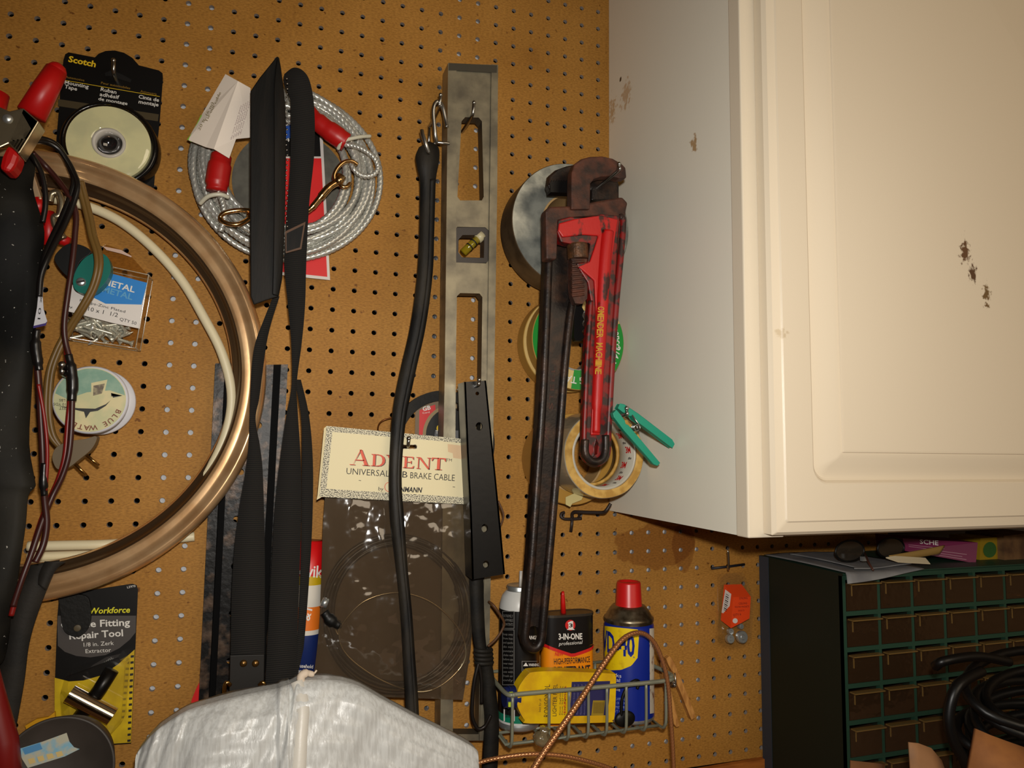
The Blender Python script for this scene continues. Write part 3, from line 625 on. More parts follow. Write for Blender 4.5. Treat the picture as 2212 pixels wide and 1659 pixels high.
# --- fishing line spool
sp_ = root('line_spool', 'fishing line spool with a pale label printed with fish, hung upside down', 'spool', (-0.0900, -0.03, 1.388))
sc0 = V((-0.0900, 0, 1.4237)); R0 = 0.0345
g = M(); WP = mat('spool_white', (214, 214, 220), 0.35)
g.lathe(sc0, (0, -1, 0), [(0.012, 0.014), (R0, 0.014), (R0+0.001, 0.016), (R0, 0.018), (0.022, 0.018)], WP, 64); g.build('back_flange', sp_)
g = M(); g.lathe(sc0, (0, -1, 0), [(0.018, 0.018), (0.029, 0.019), (0.0295, 0.035), (0.029, 0.051), (0.018, 0.052)], mat('fishing_line', (120, 122, 112), 0.3, c2=(96, 98, 92), sc=60, stretch=(1, 12, 1)), 64); g.build('line', sp_, 'wound grey green fishing line')
g = M(); g.lathe(sc0, (0, -1, 0), [(0.018, 0.052), (R0, 0.053), (R0+0.0006, 0.055), (R0-0.001, 0.0575), (0.0001, 0.0580)], WP, 64); g.build('front_flange', sp_)
def disc(rx, ang): t = math.radians(ang); return V((sc0.x+rx*R0*math.cos(t), -0.0584, sc0.z+rx*R0*math.sin(t)))
def dxy(x, z, e=0.0): return V((sc0.x+x*R0, -0.0584-e, sc0.z+z*R0))
g = M(); LC = mat('spool_cream', (216, 204, 156), 0.5, c2=(196, 196, 150), sc=50); LT = mat('spool_teal', (122, 160, 140), 0.5, c2=(150, 178, 156), sc=60)
g.flat([disc(0.95, a) for a in range(0, 360, 8)], LC)
g.flat([dxy(*p, 0.0002) for p in [(0.93*math.cos(math.radians(a)), 0.93*math.sin(math.radians(a))) for a in range(10, 176, 8)]+[(-0.6, 0.0), (-0.1, 0.22), (0.5, 0.30)]], LT)
g.flat([dxy(*p, 0.0004) for p in ((0.0, 0.5), (0.42, 0.62), (0.36, 0.18), (0.02, 0.06))], LC); g.flat([dxy(*p, 0.0005) for p in ((0.06, 0.42), (0.36, 0.5), (0.30, 0.2), (0.07, 0.12))], mat('spool_picture', (104, 92, 76), 0.5, c2=(150, 140, 110), sc=300))
FISH = mat('fish_ink', (30, 32, 30), 0.5)
g.flat([dxy(*p, 0.0006) for p in ((-0.85, -0.16), (-0.35, -0.24), (0.1, -0.22), (0.45, -0.08), (0.62, 0.06), (0.82, 0.14), (0.62, 0.12), (0.60, 0.2), (0.56, 0.08), (0.40, 0.02), (0.1, -0.06), (-0.3, -0.12))], LC)
g.flat([dxy(*p, 0.0008) for p in ((-0.85, -0.20), (-0.3, -0.26), (0.15, -0.26), (0.42, -0.12), (0.54, 0.0), (0.42, -0.17), (0.22, -0.32), (0.02, -0.36), (-0.08, -0.55), (-0.14, -0.36), (-0.4, -0.30))], FISH)
g.flat([dxy(*p, 0.0008) for p in ((0.55, 0.12), (0.85, 0.15), (0.60, 0.08), (0.54, 0.22))], FISH)
for i, ch in enumerate('BLUE WATER'):
    if ch == ' ': continue
    a = math.radians(-24-i*11.5); rr = 0.76*R0; e = V((math.sin(a), 0, -math.cos(a))); u = V((math.cos(a), 0, math.sin(a))); c = V((sc0.x, -0.0592, sc0.z))+u*rr
    vs, fs, x0, x1 = glyphs(ch, 0.015)
    h = 0.15*R0; g.add([c+e*((v[0]-(x0+x1)/2)*h/0.72*1.05)+u*(v[1]/0.72*h-0) for v in vs], fs, RINK if False else mat('spool_brown', (120, 58, 30), 0.5))
for i, s_ in enumerate(('4 LBS', '110 YDS', 'TEST')):
    vs, fs, x0, x1 = glyphs(s_); zz = 0.0+i*-0.12
    g.add([dxy(-0.55-v[0]*0.11, 0.0-i*0.12-v[1]*0.11, 0.0008) for v in vs], fs, INK)
g.build('label', sp_)
hook('steel peg hook poking through the fishing line spool', 134, 806, 0.085, 0.008, 0.0030)

# --- grease fitting tool card
wf = root('tool_package', 'black and yellow hanging card with a chrome T shaped tool under the chrome ring', 'package', P(205, 1612, 0.006))
g = M(); d = 0.008; T = on(d+0.0004)
g.pp([(128, 1285), (286, 1261), (295, 1264), (298, 1274), (291, 1430), (283, 1606), (190, 1612), (117, 1606), (119, 1465), (124, 1330)], d, 0.0008, CARDK)
g.fp([(124, 1345), (125, 1395), (140, 1408), (165, 1417), (195, 1420), (228, 1415), (258, 1400), (280, 1382), (293, 1366), (294, 1330), (125, 1330)], d+0.0001, mat('grey_gradient_card', (70, 65, 62), 0.5))
g.fp([(118, 1464), (150, 1472), (180, 1470), (222, 1458), (255, 1435), (291, 1403), (283, 1604), (190, 1610), (118, 1604)], d+0.0002, mat('yellow_card_bright', (214, 182, 8), 0.5, c2=(190, 158, 10), sc=40))
for k in range(15): y = 1416+k*13; x = 289.5-(y-1410)*0.040; g.fp([(x-7, y), (x, y-1), (x, y+4), (x-7, y+5)], d+0.0003, INK)
g.txt('Workforce', (194, 1326), (281, 1323), 13, T, mat('workforce_yellow', (220, 214, 30), 0.5), bold=0.02, shear=0.2)
g.txt('Grease Fitting', (132, 1357), (281, 1351), 15, T, WINK, bold=0.02); g.txt('Repair Tool', (150, 1381), (266, 1374), 15, T, WINK, bold=0.02)
g.txt('1/8 in. Zerk', (181, 1397), (246, 1393), 9, T, WINK); g.txt('Extractor', (185, 1411), (240, 1408), 9, T, WINK); g.txt('L5970', (275, 1271), (293, 1268), 5, T, WINK)
g.build('card', wf)
g = M(); CHR2 = mat('polished_chrome', (215, 205, 190), 0.12, 1.0)
a, b = P(150, 1498, 0.026), P(243, 1547, 0.026); g.cyl(a, b, 0.0088, CHR2, 32); g.build('tool_head', wf, 'chrome cross cylinder')
g = M(); g.tube(PP([(242, 1447, 0.018), (215, 1490, 0.020), (150, 1580, 0.018)]), 0.0072, mat('black_steel', (26, 24, 22), 0.35, 0.6), 16); g.build('tool_shaft', wf, 'black shaft')
g = M(); q = [(140, 1462), (255, 1420), (270, 1440), (262, 1560), (235, 1590), (135, 1580), (130, 1500)]
g.prism(PP(q, 0.038), (0, 0.029, 0), clearmat('blister_thin', gloss=0.045, r=0.08)); g.build('blister', wf, 'clear plastic bubble')
g = M(); g.prism(cr(PP([(128, 1288), (160, 1284), (190, 1292), (196, 1330), (190, 1358), (172, 1375), (150, 1372), (136, 1358), (130, 1320)], 0.014), 4, True), (0, 0.004, 0), mat('dark_leather', (16, 15, 12), 0.55, spec=0.3, bump=0.2, bsc=200), [circ(0, 0, 1)] if False else ())
c = P(167, 1357, 0.0143); g.lathe(c, (0, -1, 0), [(0.0001, 0.0004), (0.0034, 0.0004), (0.0036, -0.001)], mat('rivet_dull', (84, 74, 54), 0.5), 16)
tag(g.build('leather_tab', bevel=0.001), 'dark leather tab with a rivet over the yellow tool card', 'leather tab')

# --- dark hanging sheet at the left edge
SPK = mat('dusty_black_sheet', (13, 13, 12), 0.6, c2=(56, 52, 43), sc=4, lo=0.44, hi=0.62, spec=0.3, bump=0.08, bsc=160)
SPK.node_tree.nodes['Principled BSDF'].inputs['Specular IOR Level'].default_value = 0.15
nt = SPK.node_tree; n_ = nt.nodes.new('ShaderNodeTexNoise'); n_.inputs['Scale'].default_value = 340; n_.inputs['Detail'].default_value = 1
tcx = nt.nodes.new('ShaderNodeTexCoord'); nt.links.new(tcx.outputs['Object'], n_.inputs['Vector'])
rp_ = nt.nodes.new('ShaderNodeValToRGB'); rp_.color_ramp.elements[0].position = 0.755; rp_.color_ramp.elements[1].position = 0.78; nt.links.new(n_.outputs['Fac'], rp_.inputs[0])
mx_ = nt.nodes.new('ShaderNodeMix'); mx_.data_type = 'RGBA'; src_ = nt.nodes['Principled BSDF'].inputs['Base Color'].links[0].from_socket
nt.links.new(src_, mx_.inputs[6]); mx_.inputs[7].default_value = rgb((170, 168, 160)); nt.links.new(rp_.outputs[0], mx_.inputs[0]); nt.links.new(mx_.outputs[2], nt.nodes['Principled BSDF'].inputs['Base Color'])
edge = [(72, 340), (76, 362), (70, 405), (84, 455), (95, 500), (90, 560), (85, 620), (77, 700), (72, 770), (67, 850), (62, 960), (74, 1035), (75, 1052), (60, 1072), (55, 1130), (45, 1200), (36, 1260), (24, 1320), (18, 1380), (8, 1425), (-6, 1440)]
E = cr([V((x, y, 0)) for x, y in edge], 3); g = M(); rows = []
for p in E:
    row = []
    for k in range(7):
        u = k/6; xx = -110+(p.x+110)*u; row.append(P(xx, p.y-6*(1-u), 0.078+0.012*math.sin(u*2.4+0.3)+0.004*math.sin(p.y/70+u*3)-0.012*max(0, (420-p.y)/80)))
    rows.append(row)
g.grid(rows, SPK, True, (0, 0.002, 0)); tag(g.build('dark_sheet'), 'dark dusty rubbery sheet hanging at the far left edge', 'sheet')
g = M(); le = PP([(-60, 1290, .05), (20, 1290, .052), (20, 1300, .052)], 0.05)
g.rib(PP([(60, 1222, .060), (25, 1290, .060), (5, 1380, .060), (-10, 1480, .060), (-30, 1620, .060)]), PP([(128, 1210, .060), (86, 1310, .060), (62, 1390, .060), (50, 1480, .060), (28, 1600, .060)]), 0.003, mat('dark_strip', (30, 28, 25), 0.65, spec=0.3, c2=(44, 40, 35), sc=16, bump=0.1), 6)
g.rib(PP([(96, 1213, .0628), (84, 1240, .0628), (82, 1262, .0628)]), PP([(142, 1214, .0628), (120, 1232, .0628), (98, 1275, .0628)]), 0.002, MATS['dark_strip'], 6)
tag(g.build('dark_rubber_strip'), 'dark grey rubber strip draped over the bottom of the chrome ring', 'rubber strip')
g = M(); g.tube(PP([(-26, 1440, .15), (-10, 1520, .15), (8, 1600, .15), (16, 1720, .15)]), [0.0075, 0.0128], mat('dark_red_plastic', (112, 14, 12), 0.4), 20)
tag(g.build('red_plastic_bar'), 'dark red plastic bar in the bottom left corner', 'bar')
# paper tag on the sheet
g = M(); g.pp([(86, 601), (94, 601), (92, 640), (94, 668), (102, 694), (98, 702), (72, 708), (80, 664)], 0.0995, 0.0006, mat('tag_paper', (200, 200, 206), 0.7))
g.fp([(72, 704), (98, 698), (102, 694), (99, 703), (72, 709)], 0.0999, mat('purple_ink', (50, 30, 110), 0.6))
g.txt('10 x 1', (87, 690), (93, 620), 6, on(0.0999), INK); tag(g.build('paper_tag'), 'narrow white paper tag with handwriting on the edge of the dark sheet', 'tag')
# --- round grey tin with a sticker
tn = root('round_tin', 'round dark grey tin with a blue and cream sticker at the bottom left', 'tin', P(122, 1760, 0.12))
c = P(122, 1668, 0.135); ax = V((0, -1, 0.12)).normalized(); g = M(); TIN = mat('grey_tin', (60, 54, 49), 0.55, c2=(50, 45, 40), sc=20)
g.lathe(c, ax, [(0.0001, -0.04), (0.040, -0.035), (0.0465, 0.0), (0.0455, 0.003), (0.0440, 0.0), (0.0001, -0.0005)], TIN, 72); g.build('body', tn)
def tinmap(x, y):
    p = P(x, y, 0.14); v = (p-CAM); t = (c+ax*0.0003-CAM).dot(ax)/v.dot(ax); return CAM+v*t
g = M(); SB = mat('sticker_blue', (120, 166, 186), 0.6, c2=(172, 170, 150), sc=70, lo=0.45, hi=0.55)
for q in ([(40, 1618), (92, 1602), (144, 1583), (150, 1602), (160, 1614), (172, 1618), (140, 1634), (60, 1659), (48, 1640)],): g.flat([tinmap(*p) for p in q], SB)
SY = mat('sticker_cream', (196, 172, 110), 0.6)
for k in range(4): x = 60+k*20; q = [(x, 1640-k*5), (x+13, 1637-k*5), (x+17, 1647-k*5), (x+4, 1651-k*5)]; g.flat([CAM+(tinmap(*p)-CAM)*0.9995 for p in q], SY)
g.flat([CAM+(tinmap(*p)-CAM)*0.9993 for p in ((48, 1617), (86, 1605), (92, 1618), (54, 1630))], mat('sticker_deep_blue', (70, 130, 176), 0.6))
g.build('sticker', tn)
g = M(); YC = mat('orange_yellow', (206, 150, 10), 0.5); g.pp([(54, 1568), (78, 1554), (104, 1549), (118, 1538), (121, 1580), (60, 1585)], 0.016, 0.004, YC); g.fp([(90, 1566), (95, 1557), (106, 1553), (113, 1557), (112, 1566)], 0.0163, mat('leaf_green', (30, 110, 40), 0.5))
tag(g.build('seed_packet'), 'yellow packet corner with a green mark behind the round tin', 'packet')

# --- spring clamps
RGRIP = mat('red_grip', (186, 14, 14), 0.4); NICK = mat('nickel', (176, 164, 136), 0.32, 0.9, c2=(150, 138, 112), sc=40)
c1 = root('spring_clamp', 'red handled metal spring clamp gripping the top of the dark sheet', 'clamp', P(40, 372, 0.11))
g = M(); g.tube(PP([(68, 248, .118), (100, 190, .118), (122, 152, .118)]), [0.0125, 0.0095], RGRIP, 16); g.ball(P(121, 155, .118), 0.0092, RGRIP, 12); g.build('handle_grip', c1)
g = M(); g.tube(PP([(-45, 300, .118), (-20, 245, .118), (-4, 200, .118)]), [0.0125, 0.0095], RGRIP, 16); g.build('handle_grip', c1)
g = M(); g.prism(PP([(-10, 226), (20, 240), (50, 233), (84, 263), (62, 300), (42, 332), (18, 310), (-8, 322), (-30, 280)], 0.130), (0, 0.003, 0), NICK); g.prism(PP([(50, 233), (84, 263), (76, 275), (40, 333), (18, 310)], 0.130), (0, 0.022, 0), NICK); g.build('body', c1, bevel=0.001)
g = M(); g.prism(PP([(16, 309), (41, 331), (32, 356), (20, 373), (-4, 364), (2, 338)], 0.131), (0, 0.023, 0), RGRIP); g.build('jaw_tip', c1, 'red jaw tip', bevel=0.004)
g = M(); c = P(16, 256, 0.1305); g.lathe(c, (0, -1, 0), [(0.0001, 0.002), (0.003, 0.0015), (0.0045, 0), (0.0045, -0.002)], ZINC, 20); g.build('rivet', c1)
c2_ = root('spring_clamp', 'second spring clamp with red tips half hidden behind the black wires', 'clamp', P(100, 540, 0.03))
g = M(); g.prism(PP([(60, 372), (68, 362), (90, 430), (70, 432), (62, 410)], 0.062), (0, 0.012, 0), mat('cream_metal', (206, 176, 140), 0.35, 0.5)); g.build('body', c2_, bevel=0.001)
g = M(); g.tube(PP([(80, 430, .056), (86, 460, .056)]), [0.0072, 0.005], RGRIP, 12); g.build('jaw_tip', c2_)
g = M(); g.tube(PP([(98, 460, .046), (106, 495, .046), (104, 530, .046)]), [0.0085, 0.0055], RGRIP, 12); g.build('handle_grip', c2_)
g = M(); g.tube(PP([(124, 514, .036), (150, 524, .036)]), [0.0065, 0.0050], RGRIP, 12); g.build('handle_grip', c2_)
g = M(); g.tube(cr(PP([(108, 436, .050), (112, 420, .050), (126, 417, .050), (133, 440, .050), (128, 465, .050), (116, 470, .050), (120, 490, .050), (138, 516, .048)]), 6), 0.0036, NICK, 10); g.build('spring', c2_)
# --- wires
wh = root('wire_harness', 'black and red electrical wires drooping beside the dark sheet', 'wires', P(90, 1300, 0.1))
BW = mat('black_wire', (18, 16, 16), 0.3); RW_ = mat('red_wire', (128, 20, 16), 0.38); MW = mat('maroon_wire', (58, 22, 18), 0.4)
def wire(pts, r, m): g = M(); g.tube(cr(PP(pts), 8), r, m, 10); g.build('wire', wh)
wire([(58, 302, .10), (90, 300, .085), (120, 312, .078), (138, 335, .075), (152, 365, .075), (160, 392, .078), (150, 430, .08), (130, 478, .086), (110, 520, .096), (96, 556, .103), (90, 590, .104)], 0.0029, BW)
wire([(60, 308, .105), (92, 306, .09), (122, 318, .083), (144, 345, .080), (160, 375, .080), (168, 402, .083), (158, 440, .085), (138, 488, .091), (116, 530, .100), (99, 566, .106), (88, 600, .107), (85, 640, .107)], 0.0027, BW)
wire([(58, 325, .10), (75, 345, .10), (90, 375, .10), (97, 410, .10), (98, 445, .10), (92, 480, .10)], 0.0025, BW)
wire([(70, 330, .09), (100, 360, .078), (130, 395, .078), (150, 425, .080), (164, 460, .082), (162, 510, .084), (156, 570, .086), (146, 640, .086), (139, 700, .084), (142, 740, .082), (152, 780, .082), (157, 830, .082), (156, 870, .082), (154, 930, .082), (148, 985, .082), (134, 1030, .082), (112, 1075, .083), (90, 1130, .090), (70, 1190, .097), (48, 1250, .102), (28, 1310, .104)], 0.0027, MW)
wire([(142, 740, .076), (146, 790, .076), (151, 850, .076), (146, 920, .076), (140, 985, .076), (126, 1035, .076), (104, 1085, .079), (84, 1140, .086), (64, 1205, .094), (42, 1265, .100), (24, 1330, .102)], 0.0024, RW_)
wire([(80, 712, .098), (78, 760, .098), (84, 830, .096), (88, 900, .094), (92, 970, .094), (94, 1040, .092), (97, 1085, .09), (101, 1130, .089), (94, 1175, .09), (76, 1215, .094)], 0.0030, MW)
wire([(83, 830, .100), (94, 890, .098), (101, 950, .098), (102, 1000, .097), (98, 1060, .096)], 0.0017, RW_)
g = M(); g.tube(cr(PP([(148, 766, .083), (154, 795, .083), (157, 830, .083), (155, 866, .083)]), 6), [0.0035, 0.0048, 0.0052, 0.0042], BW, 12); g.build('tape_wrap', wh, 'glossy black tape wrap')
g = M(); g.tube(cr(PP([(80, 712, .099), (77, 745, .099), (81, 775, .099), (85, 800, .098)]), 6), [0.0032, 0.0046, 0.0044, 0.0034], BW, 12); g.build('tape_wrap', wh)
g = M(); g.tube(cr(PP([(96, 1000, .096), (94, 1040, .096), (96, 1070, .095)]), 6), [0.003, 0.0038, 0.003], BW, 12); g.build('tape_wrap', wh)
lc = root('lamp_cord', 'tan two core lamp cord with a plug hanging past the fishing line spool', 'cord', P(160, 1010, 0.06))
TAN = mat('tan_cord', (112, 84, 38), 0.45)
g = M()
for o1 in (-4, 4): g.tube(cr(PP([(172+o1, 392, .060), (182+o1, 430, .060), (192+o1, 470, .062), (200+o1, 510, .066), (212+o1, 550, .071), (212+o1, 585, .073), (200+o1, 625, .070), (178+o1, 665, .066), (156+o1, 700, .060), (140+o1, 728, .056), (124+o1, 760, .056), (110+o1, 800, .056), (104+o1, 850, .056), (104+o1, 900, .056), (112+o1, 940, .056), (130+o1*0.5, 965, .055), (140, 970, .056)]), 8), 0.0027, TAN, 10)
g.build('cable', lc)
g = M(); g.prism(cr(PP([(113, 985), (122, 966), (150, 953), (185, 948), (206, 942), (208, 952), (196, 972), (172, 992), (148, 1010), (126, 1014), (116, 1002)], 0.062), 4, True), (0, 0.014, 0), mat('plug_tan', (104, 88, 62), 0.5)); g.build('plug', lc, bevel=0.004)
for a, b in (((160, 1000), (187, 1027)), ((186, 982), (214, 1006))): g = M(); g.tube(PP([(a[0], a[1], .054), (b[0], b[1], .054)]), 0.0016, BRASS, 8); g.build('prong', lc, 'brass prong')
# ------------------------------------------------------------------ middle of the board
# --- steel cable tie-out: coil with red sleeves, brass snaps and a folded paper tag
co = V((0.0921, 0, 1.7034)); TW = mat('coated_steel_cable', (196, 196, 188), 0.3, 0.55, bump=0.1, bsc=500)
to = root('cable_tie_out', 'coil of clear coated steel cable with red sleeves and brass snaps', 'cable', (0.092, -0.03, 1.592))
g = M(); pts = []; turns = 13; N = 300
for k in range(turns*N):
    t = k/(turns*N); a = 2*math.pi*k/N+1.62; lay = k//N
    r = 0.0700+0.0370*((lay*0.618) % 1.0)+0.0022*math.sin(3*a+lay)+0.004*math.sin(a*0.5+lay*2.1)
    y = 0.020+0.012*((lay*0.38) % 1.0)+0.004*math.sin(2*a+lay*1.7)
    sq = 1.0-0.10*max(0, math.sin(a))*(1 if True else 0)
    pts.append(co+V((r*math.cos(a)*(1.0), -y, r*math.sin(a)*(1.0 if math.sin(a) < 0 else 0.95))))
g.tube(pts, 0.0042, TW, 9, lobes=3, twist=330.0, amp=0.16); g.build('cable', to)
g = M(); g.tube(cr(PP([(664, 236, .046), (692, 268, .050), (722, 290, .052), (748, 308, .052)]), 6), [0.0085, 0.0108, 0.0118, 0.0112], mat('red_sleeve', (176, 20, 18), 0.4), 20); g.build('sleeve', to, 'red rubber sleeve')
g = M(); g.tube(cr(PP([(478, 338, .050), (474, 362, .052), (470, 388, .052), (468, 412, .052)]), 6), [0.0110, 0.0125, 0.0125, 0.0110], mat('red_sleeve', (176, 20, 18), 0.4), 20); g.build('sleeve', to, 'red rubber sleeve')
TIE = mat('clear_tie', (200, 196, 176), 0.35)
g = M(); g.tube(cr(PP([(730, 322, .052), (742, 305, .060), (775, 296, .058), (800, 294, .050)]), 6), 0.0022, TIE, 8); g.build('tie', to)
g = M(); g.tube(cr(PP([(432, 440, .050), (450, 424, .058), (475, 420, .060), (494, 426, .056)]), 6), 0.0024, TIE, 8); g.build('tie', to)
g = M(); g.tube(cr(PP([(745, 312, .052), (775, 318, .056), (806, 338, .057), (817, 362, .056), (806, 378, .056), (784, 380, .056), (765, 366, .056), (758, 350, .054)]), 8), 0.0036, TW, 9, lobes=3, twist=520.0, amp=0.35); g.build('cable_end', to)
g = M(); g.tube(cr(PP([(472, 415, .052), (482, 440, .054), (485, 470, .054), (476, 500, .05)]), 8), 0.0040, TW, 9, lobes=3, twist=520.0, amp=0.35); g.build('cable_end', to)
BR = mat('snap_brass', (206, 166, 110), 0.2, 1.0)
sn = M(); sn.tube(cr(PP([(772, 356, .060), (760, 348, .062), (744, 350, .062), (730, 362, .062), (722, 378, .061), (724, 392, .060)]), 6), 0.0024, BR, 10)
sn.tube(PP([(738, 380, .060), (728, 398, .060)]), 0.0056, BR, 14); sn.tube(cr(PP([(757, 396, .060), (748, 404, .062), (738, 402, .062), (732, 392, .061)]), 6), 0.0024, BR, 10)
sn.tube(cr(PP([(728, 394, .060), (712, 404, .060), (694, 424, .058), (676, 446, .056), (664, 456, .055)]), 6), [0.0042, 0.0046, 0.0036, 0.0030], BR, 12); sn.build('snap', to, 'brass swivel snap')
sn = M(); sn.tube(cr(PP([(548, 456, .056), (520, 454, .060), (488, 459, .060), (476, 470, .058), (488, 482, .060), (516, 484, .061), (545, 468, .058)]), 6), 0.0026, BR, 10); sn.ball(P(542, 466, .058), 0.0052, BR, 12); sn.build('snap', to, 'brass swivel snap')
g = M(); TG = mat('tag_white', (238, 226, 212), 0.5); TGG = mat('tag_green', (112, 164, 40), 0.5); TI = mat('tag_text', (140, 130, 100), 0.6)
g.prism([P(405, 302, .050), P(437, 246, .050), P(487, 160, .056), P(514, 175, .066), P(462, 322, .066), P(445, 318, .060)], (0, 0.0006, 0), TG)
g.prism([P(514, 175, .066), P(541, 190, .060), P(541, 297, .060), P(510, 300, .064), P(495, 342, .066), P(462, 322, .066)], (0, 0.0006, 0), TG)
g.fp([(404, 301, .0506), (417, 284, .0506), (434, 248, .0506), (438, 250, .0506), (424, 292, .0506), (413, 307, .0506)], 0, TGG)
def tm(x, y): return P(x, y, 0.0668)
g.txt('20 ft. (6 m)', (432, 282), (462, 222), 6, lambda x, y: P(x, y, 0.0600+0.006*(x-430)/80), TI); g.txt('Tie-out cable', (447, 264), (478, 200), 6, lambda x, y: P(x, y, 0.0625+0.005*(x-430)/80), TI)
for k in range(5): x = 500+k*5; g.txt('do not leave pets', (x, 302-k*3), (x+22, 228-k*3), 3, lambda x, y: P(x, y, 0.0672-0.006*max(0, (x-514))/27), mat('tag_small_text', (170, 150, 150), 0.6))
g.build('paper_tag', to, 'folded white paper tag with a green edge')
# card behind the coil
g = M(); d = 0.0090
g.pp([(596, 216), (693, 211), (713, 605), (588, 592)], d, 0.0012, mat('white_card', (214, 206, 200), 0.5))
g.fp([(600, 221), (686, 217), (693, 338), (598, 338)], d+0.0002, CARDK); g.fp([(600, 342), (694, 342), (707, 598), (594, 586)], d+0.0002, mat('bright_red', (214, 10, 12), 0.5))
g.fp([(610, 240), (636, 236), (636, 272), (612, 276)], d+0.0004, WINK); g.fp([(611, 273), (638, 269), (638, 298), (612, 300)], d+0.0004, mat('logo_blue', (30, 80, 170), 0.5)); g.txt('4', (616, 306), (626, 306), 9, on(d+0.0004), WINK)
tag(g.build('red_card'), 'red and black hanging card with a white border behind the cable coil', 'card')
g = M(); g.lathe((0.0985, 0, 1.694), (0, -1, 0), [(0.0001, 0.0036), (0.067, 0.0036), (0.067, 0.0052), (0.0001, 0.0052)], mat('grey_disc', (98, 96, 86), 0.8, c2=(84, 82, 74), sc=60), 64, smooth=False)
tag(g.build('grey_disc'), 'flat grey disc behind the cable coil and the red card', 'disc')

# --- slotted steel rails
RAIL = mat('black_steel_rail', (17, 15, 14), 0.4, 0.2, c2=(88, 70, 56), sc=60, lo=0.50, hi=0.66, bump=0.25, bsc=120, spec=0.3, det=6)
RAIL_SHADE = mat('rail_groove_shade', (5, 4, 4), 0.7, spec=0.1)  # near-black copy of the rail steel, the depth shade of the groove
def rail(label, x0, y0, x1, y1, wl, wg, wp, flip):
    """channel of flange, groove and slotted plate between two pixel ends"""
    g = M()
    def pt(s, off): x = x0+(x1-x0)*s; y = y0+(y1-y0)*s; return (x+off, y-off*0.02 if s == 0 else y)
    a, b, c_ = (wl, wl+wg, wl+wg+wp)
    sg = -1 if flip else 1
    g.pp([pt(0, 0), pt(0, sg*wl), pt(1, sg*wl), pt(1, 0)], 0.020, 0.018, RAIL)
    g.pp([pt(0, sg*wl), pt(0, sg*b), pt(1, sg*b), pt(1, sg*wl)], 0.0050, 0.0030, RAIL_SHADE)
    hs = []
    for k in range(7):
        s = 0.17+k*0.132; x, y = pt(s, sg*(b+wp*0.62)); hs.append([(u, v) for u, v in rrect(x-9, y-7, x+9, y+7, 6.5)])
    g.pp([pt(0, sg*b), pt(0, sg*c_), pt(1, sg*c_), pt(1, sg*b)], 0.020, 0.0025, RAIL, hs)
    g.pp([pt(0, sg*b), pt(0, sg*(b+3)), pt(1, sg*(b+3)), pt(1, sg*b)], 0.0175, 0.0155, RAIL)
    return tag(g.build('steel_rail', bevel=0.0006), label, 'rail', 'slotted steel rails')
rail('black slotted steel rail crossing behind the chrome ring', 465, 785, 427, 1560, 21, 15, 46, False)
rail('black slotted steel rail behind the webbing strap', 622, 787, 582, 1560, 15, 16, 44, True)
g = M(); g.pp([(433, 1470), (424, 1487), (414, 1512), (412, 1524), (418, 1530), (436, 1534), (440, 1500)], 0.0028, 0.0022, mat('bright_red', (214, 10, 12), 0.5)); tag(g.build('red_tab'), 'small red tab sticking out behind the left steel rail', 'tab')

# --- webbing strap with a folded rubber pad
WEB = wavemat('black_webbing', (8, 7, 6), 'Z', 2900, 0.9, 0.9, c2=(30, 26, 21)); PAD = mat('rubber_pad', (11, 10, 8), 0.6, spec=0.25, c2=(24, 20, 16), sc=14, stretch=(6, 6, 0.7), bump=0.1, bsc=120)
ws = root('webbing_strap', 'long black webbing strap with a folded rubber pad hanging from a peg hook', 'strap', P(590, 1490, 0.06))
g = M()
out = [(598, 121), (603, 123), (607, 145), (612, 185), (616, 260), (617, 400), (614, 520), (610, 600), (602, 640), (575, 648), (548, 658), (541, 640), (540, 500), (541, 196), (560, 168)]
g.prism(PP(out, 0.098), (0, 0.004, 0), PAD)
g.rib(PP([(598, 122, .0985), (592, 200, .1035), (592, 400, .1035), (590, 560, .103), (588, 636, .1005)]), PP([(606, 140, .0985), (617, 240, .0995), (617, 400, .0995), (612, 560, .0995), (602, 640, .0985)]), 0.003, PAD, 6)
g.build('pad', ws, 'folded black rubber pad', bevel=0.0012)
def web(L, R, t=0.0018): g = M(); g.rib(PP(L), PP(R), t, WEB, 8); g.build('webbing', ws)
web([(612, 172, .070), (613, 180, .074), (618, 192, .080), (625, 208, .082), (628, 235, .084), (627, 350, .086), (621, 440, .086), (614, 560, .085), (622, 660, .082), (629, 740, .080), (630, 830, .080), (618, 900, .081), (604, 1000, .082), (594, 1100, .083), (585, 1250, .084), (577, 1400, .085), (572, 1500, .085)],
    [(614, 160, .070), (634, 146, .074), (655, 153, .080), (670, 178, .082), (679, 235, .084), (679, 330, .086), (668, 440, .086), (662, 560, .085), (659, 660, .082), (652, 740, .078), (641, 830, .076), (644, 900, .079), (650, 1000, .082), (651, 1100, .083), (647, 1250, .084), (641, 1400, .085), (637, 1500, .085)])
web([(612, 166, .066), (618, 160, .062), (630, 160, .060), (640, 190, .060)], [(638, 148, .069), (645, 150, .062), (660, 170, .060), (668, 200, .060)])
web([(636, 820, .073), (650, 900, .072), (652, 1000, .072), (650, 1200, .072), (641, 1400, .072), (634, 1500, .072)], [(650, 820, .070), (668, 900, .068), (676, 1000, .068), (675, 1120, .068), (668, 1250, .068), (656, 1400, .068), (642, 1500, .068)])
